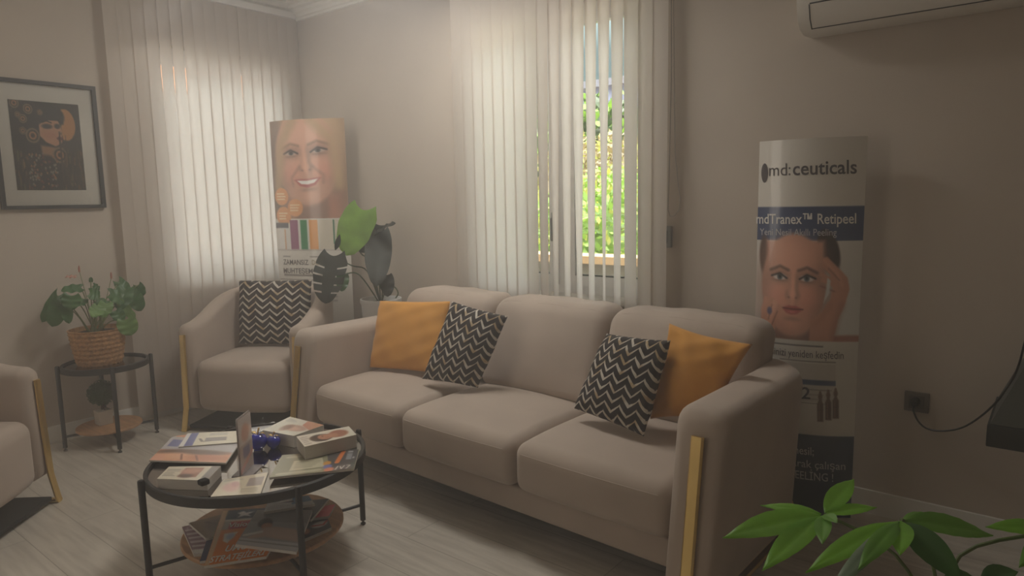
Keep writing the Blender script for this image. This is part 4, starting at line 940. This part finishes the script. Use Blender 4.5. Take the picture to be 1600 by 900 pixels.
# hand at left chin
c.poly([(1196, 474), (1204, 462), (1212, 464), (1214, 490), (1212, 526), (1192, 526), (1190, 500)], HS, 3)
c.line([(1222, 478), (1212, 500), (1206, 526)], 9, HS, 1, 3); c.line([(1214, 470), (1206, 492), (1202, 520)], 8, (220, 166, 140), 1, 3); c.line([(1218, 484), (1209, 506)], 2, HD, .8, 2); c.line([(1209, 474), (1203, 498)], 2, HD, .7, 2); c.ell(1205, 484, 4, 6, (110, 100, 130), .4)
c.line([(1199, 465), (1194, 484), (1196, 512)], 7, HS, 1, 3)
c.rect(1150, 527, 1400, 678, (220, 216, 206))
c.textlines(1195, 533, 1306, 538, 1, (90, 84, 80), .8)
c.rect(1222, 559, 1308, 560.5, (110, 100, 96), .9); c.rect(1222, 563, 1308, 624, (206, 200, 190)); c.rect(1232, 589, 1308, 597, (64, 80, 112)); c.rect(1262, 604, 1302, 605.4, (120, 112, 104), .8); c.rect(1262, 612, 1290, 613.2, (150, 140, 132), .8); c.rect(1262, 619, 1290, 620.2, (150, 140, 132), .8); c.rect(1240, 626, 1300, 627.2, (130, 122, 116), .8)
for vx, vy in ((1285, 606), (1297, 603), (1308, 600)):
    c.rect(vx - 4.5, vy + 20, vx + 4.5, vy + 49, (104, 74, 54), 1, 2); c.poly([(vx - 4.5, vy + 21), (vx - 2, vy + 14), (vx - 3.4, vy + 9), (vx - 1, vy), (vx + 1, vy), (vx + 3.4, vy + 9), (vx + 2, vy + 14), (vx + 4.5, vy + 21)], (122, 92, 70), 1.5); c.line([(vx - 1.5, vy + 22), (vx - 1.5, vy + 46)], 1.6, (166, 132, 104), .8); c.rect(vx - 4.5, vy + 30, vx + 4.5, vy + 31, (80, 56, 42), .8)
c.rect(1150, 678, 1400, 812, (36, 52, 78)); 
def lat_r(L, G0, mats):
    G = lambda x, y: G0(1187 + 165 * (x - XL(y)) / (XR(y) - XL(y)), y)
    mats += [mat('grey_ink', (84, 78, 80), .5), mat('white_print', (232, 230, 226), .5), mat('pale_print', (196, 196, 200), .5)]
    pts = [(1196 + 6 * math.cos(a), 267 + 15 * math.sin(a)) for a in [2 * math.pi * k / 20 for k in range(20)]]
    L.add([G(*p) for p in pts], [tuple(range(20))], 0)
    letter(L, 'md:', 1202, 272, 27, 37, G, .0, 0); letter(L, 'ceuticals', 1242, 272, 29, 98, G, .014, 0)
    letter(L, 'mdTranex™ Retipeel', 1181, 346, 22, 158, G, .012, 1); letter(L, 'Yeni Nesil Akıllı Peeling', 1188, 364, 15, 122, G, 0, 2)
    letter(L, 'kendinizi yeniden keşfedin', 1172 + 16, 554, 17, 132, G, .0, 0)
    letter(L, '12', 1241, 620, 27, 29, G, .016, 0)
    letter(L, 'Yeni nesil;', 1213, 711, 19, 62, G, .005, 2); letter(L, 'anlık olarak çalışan', 1192, 732, 18, 130, G, .005, 2); letter(L, 'AKILLI PEELİNG !', 1192, 752, 19, 112, G, .006, 2)
totem('narrow white advertising totem with a woman holding her face, right of the sofa', (3.49, -.19), (3.879, -.105), 1.565, .05, c, lat_r)
# left totem: canvas in photo pixels at the top edge
c = Canvas(421, 194, 538, 606, 120, 400, (214, 208, 200))
c.rect(421, 194, 538, 340, (176, 140, 122))
c.ell(470, 260, 66, 96, (190, 160, 126), .25); c.ell(432, 270, 16, 80, (120, 108, 104), .5); c.ell(528, 250, 14, 70, (140, 116, 96), .5); c.ell(520, 230, 20, 50, (204, 178, 140), .5)
c.rect(440, 300, 530, 340, (186, 136, 116), 1, 14)
c.face(480, 250, 50, 64, (214, 168, 146), (158, 124, 96), -4, smile=True, hair_bg=False, lips=(190, 104, 100), iris=(84, 84, 84), eyew=(196, 176, 164), eye=.62)
c.line([(462, 196), (440, 230), (432, 290)], 16, (196, 168, 132), .8, 10); c.line([(490, 194), (522, 226), (528, 290)], 14, (200, 172, 134), .8, 10)
c.rect(421, 338, 538, 606, (218, 214, 206))
for ex, ey, er in ((436, 305, 13), (460, 322, 13), (438, 334, 14)): c.ell(ex, ey, er, er, (226, 164, 110), .08); c.textlines(ex - 9, ey - 6, ex + 9, ey + 6, 3, (244, 226, 200), .9)
c.rect(421, 344, 446, 352, (96, 92, 100)); c.rect(427, 352, 450, 384, (222, 218, 214)); c.rect(438, 354, 440, 384, (210, 160, 110)); c.rect(449, 340, 463, 384, (150, 84, 122)); c.rect(463, 340, 466, 384, (222, 220, 216)); c.rect(467, 340, 478, 384, (44, 138, 82)); c.rect(478, 340, 481, 384, (224, 220, 216)); c.rect(481, 340, 494, 384, (226, 154, 66)); c.rect(496, 340, 524, 384, (214, 206, 190)); c.rect(516, 340, 518, 376, (46, 120, 84))
c.rect(421, 384, 538, 386, (190, 182, 176)); c.rect(432, 394, 446, 395.5, (120, 116, 112), .8); c.rect(480, 394, 502, 395.5, (120, 116, 112), .8); c.textlines(432, 420, 520, 426, 1, (120, 112, 108), .8); c.rect(424, 429, 534, 430.2, (120, 112, 108), .8); c.textlines(424, 434, 520, 470, 6, (150, 144, 140), .6)
def lat_l(L, G, mats):
    mats += [mat('dark_print', (96, 90, 88), .5), mat('sand_print', (170, 156, 124), .5)]
    letter(L, 'ZAMANSIZ', 432, 407, 11, 45, G, .01, 0); letter(L, 'DOLGUN', 482, 407, 11, 32, G, .01, 1); letter(L, 'MUHTEŞEM', 431, 420, 11, 52, G, .01, 0)
totem('tall advertising totem with a smiling blonde woman in the corner behind the armchair', (.145, -.335), (.665, -.10), 1.915, .055, c, lat_l)

# ================================================================== WALL THINGS
# framed picture
fy0, fy1, fz0, fz1 = -1.905, -1.387, 1.348, 2.05
pf = thing('framed_picture', 'black framed print of a woman in profile on the left wall', 'picture', (0, (fy0 + fy1) / 2, (fz0 + fz1) / 2)); oc = Vector((0, (fy0 + fy1) / 2, (fz0 + fz1) / 2))
w2, h2 = (fy1 - fy0) / 2, (fz1 - fz0) / 2; t = .02
m = MB()
for a, b in (((-w2, -h2), (w2, -h2 + t)), ((-w2, h2 - t), (w2, h2)), ((-w2, -h2 + t), (-w2 + t, h2 - t)), ((w2 - t, -h2 + t), (w2, h2 - t))): m.box((.001, a[0], a[1]), (.032, b[0], b[1]))
m.build('frame', mat('black_wood_frame', (36, 36, 36), .5), pf, smooth=False)
m = MB(); m.box((.003, -w2 + t, -h2 + t), (.012, w2 - t, h2 - t)); m.build('mat_board', mat('white_mount', (232, 222, 212), .8), pf, smooth=False)
m = MB(); m.box((.0205, -w2 + t, -h2 + t), (.0225, w2 - t, h2 - t)); m.build('glass_front', M_glass, pf, smooth=False)
c = Canvas(10, 155, 132, 298, 120, 150, (62, 54, 48)); rnd = random.Random(5)
c.ell(105, 190, 18, 26, (204, 140, 78), .05); c.rect(10, 230, 132, 298, (58, 50, 44))
for k in range(260):
    x, y = rnd.uniform(10, 132), rnd.uniform(222, 298); col = rnd.choice([(150, 96, 58), (96, 74, 52), (120, 112, 70), (44, 40, 40), (172, 120, 76), (78, 60, 52)]); c.rect(x, y, x + rnd.uniform(1, 3.4), y + rnd.uniform(4, 16), col, .7)
c.ell(52, 200, 44, 48, (40, 36, 36), .08); c.ell(70, 178, 34, 22, (38, 36, 38), .08); c.poly([(60, 260), (58, 225), (84, 228), (86, 262)], (176, 126, 92), 4); c.ell(64, 275, 34, 34, (48, 42, 40), .12)
c.poly([(58, 186), (92, 182), (95, 192), (98, 201), (94, 204), (97, 208), (96, 212), (98, 216), (94, 222), (84, 226), (68, 220), (58, 210)], (206, 148, 112), 2)
c.poly([(56, 168), (82, 164), (100, 178), (102, 190), (92, 184), (70, 184), (58, 192)], (38, 36, 40), 2); c.ell(72, 194, 9, 4, (60, 48, 46), .4); c.ell(90, 193, 5, 4, (60, 48, 46), .4); c.line([(64, 188), (72, 185), (80, 188)], 2, (30, 26, 26)); c.ell(93, 213, 6, 3, (120, 40, 38), .2); c.ell(76, 208, 10, 6, (196, 124, 96), .6, 0, .6)
for ex, ey, er in ((20, 160, 8), (42, 168, 8), (62, 172, 5), (32, 184, 7), (46, 210, 12), (30, 203, 6), (24, 178, 5), (90, 240, 13)):
    for q, col in ((1, (150, 120, 90)), (.78, (64, 50, 44)), (.55, (186, 128, 84)), (.3, (70, 52, 44))): c.ell(ex, ey, er * q, er * q, col, .12)
for k in range(90): c.ell(rnd.uniform(34, 84), rnd.uniform(240, 296), 1.6, 2., rnd.choice([(170, 112, 74), (150, 138, 128), (120, 60, 52)]), .3)
for k in range(24): x = rnd.uniform(90, 130); c.rect(x, rnd.uniform(196, 240), x + 1.4, 290, (74, 56, 44), .6)
q = [xp(*p, .0) - oc for p in ((10, 155), (122, 165), (132, 297), (24, 297))]
ya, yb = q[0].y, (q[1].y + q[2].y) / 2; za, zb = q[0].z, q[2].z
printed('art_print', c, lambda u, v: Vector((.0135, ya + (yb - ya) * u, za + (zb - za) * v)), print_mat(.6), pf)

# air conditioner
ac = thing('air_conditioner', 'white wall mounted air conditioner at the top right corner', 'air conditioner', (4.05, 0, 2.1)); x0, x1 = 3.625 - 4.05, 4.51 - 4.05
pr = [(-.002, -.115), (-.10, -.122), (-.155, -.108), (-.185, -.075), (-.205, -.02), (-.212, .03), (-.205, .15), (-.19, .175), (-.002, .18)]
m = MB(); m.prism(pr, 0, x0 + .012, x1 - .012)
for sx_, sg in ((x0 + .012, -1), (x1 - .012, 1)):
    m.prism([(a * .985 - .001, b * .97) for a, b in pr], 0, sx_, sx_ + sg * .012)
m.build('body', mat('white_plastic', (222, 218, 210), .4), ac, angle=50)
m = MB(); fl = [(-.158, -.110), (-.188, -.078), (-.207, -.028), (-.210, -.028), (-.191, -.080), (-.160, -.113)]
m.prism([(a - .001, b) for a, b in fl], 0, x0 + .05, x1 - .05); m.build('flap', mat('white_plastic_flap', (216, 211, 203), .45), ac, angle=50)
m = MB(); g_ = .004
for (a, b) in (((-.1605, -.1125), (-.163, -.1095)), ((-.2085, -.027), (-.209, -.0225))):
    m.prism([a, b, (b[0] - .002, b[1]), (a[0] - .002, a[1])], 0, x0 + .05, x1 - .05)
for xx in (x0 + .047, x1 - .051): m.prism([(a - .0022, b) for a, b in fl], 0, xx, xx + .004)
m.build('vent_gap', M_dark, ac, smooth=False)
# socket with plug and cord
sk = thing('wall_socket', 'grey wall socket low on the back wall, right of the totem', 'socket', (4.081, 0, .51))
m = MB(); m.rbox((0, -.005, 0), (.088, .01, .082), .004, 2, 2); m.build('cover_plate', mat('taupe_plastic', (112, 104, 94), .45), sk)
m = MB(); m.rbox((0, -.0115, 0), (.055, .004, .055), .002, 1, 1); m.build('socket_insert', mat('taupe_plastic_dark', (92, 85, 77), .5), sk)
cd_ = thing('power_cord', 'black plug and cable swinging from the wall socket to the right', 'cord', (4.081, -.012, .51))
m = MB(); p0 = Vector((-.004, -.002, .004)); m.tube([p0, p0 + Vector((0, -.02, 0)), p0 + Vector((0, -.034, -.004))], [.019, .019, .012], 16); m.build('plug', M_black, cd_)
b0 = Vector((4.081, -.012, .51)); P_ = [p0 + Vector((0, -.030, -.004)), p0 + Vector((0, -.034, -.03))] + [yp(*q) - b0 for q in ((1436, 660, -.04), (1452, 671, -.05), (1480, 673, -.07), (1510, 665, -.1), (1545, 640, -.14), (1575, 605, -.18), (1592, 570, -.22), (1606, 520, -.27), (1640, 440, -.3))]
stalk(cd_, P_, .0036, M_black, 'cable')
# dark tapered unit at the right edge
du = thing('wall_console', 'dark grey tapered unit jutting from the wall at the right edge', 'console', (4.7, 0, .5))
m = MB(); m.rbox((0, -.2, .038), (.72, .40, .076), .004, 2, 2); m.build('base_band', mat('charcoal_band', (40, 42, 40), .6), du)
m = MB(); a = [(-.352, -.395, .078), (.352, -.395, .078), (.352, -.002, .078), (-.352, -.002, .078), (-.235, -.27, .36), (.235, -.27, .36), (.235, -.002, .36), (-.235, -.002, .36)]
m.add(a, [(0, 3, 2, 1), (4, 5, 6, 7), (0, 1, 5, 4), (1, 2, 6, 5), (2, 3, 7, 6), (3, 0, 4, 7)]); m.build('tapered_body', mat('dark_grey_shell', (70, 72, 66), .6), du, smooth=False)

# ------------------------------------------------------------------ scattering volume added to stand in for the lens veil
m = MB(); m.box((.002, RY + .01, .002), (RX - .01, -.002, H - .002))
hz = bpy.data.materials.new('lens_veil_haze'); hz.use_nodes = True; n = hz.node_tree; n.nodes.clear()
o = n.nodes.new('ShaderNodeOutputMaterial'); v = n.nodes.new('ShaderNodeVolumeScatter'); v.inputs['Density'].default_value = HAZE; v.inputs['Anisotropy'].default_value = .55
v.inputs['Color'].default_value = (.96, .97, 1, 1); n.links.new(v.outputs[0], o.inputs['Volume'])
h = m.build('haze', hz, smooth=False); h['kind'] = 'stuff'; h['label'] = 'thin pale haze added in the room in place of the lens veil'; h['category'] = 'haze'
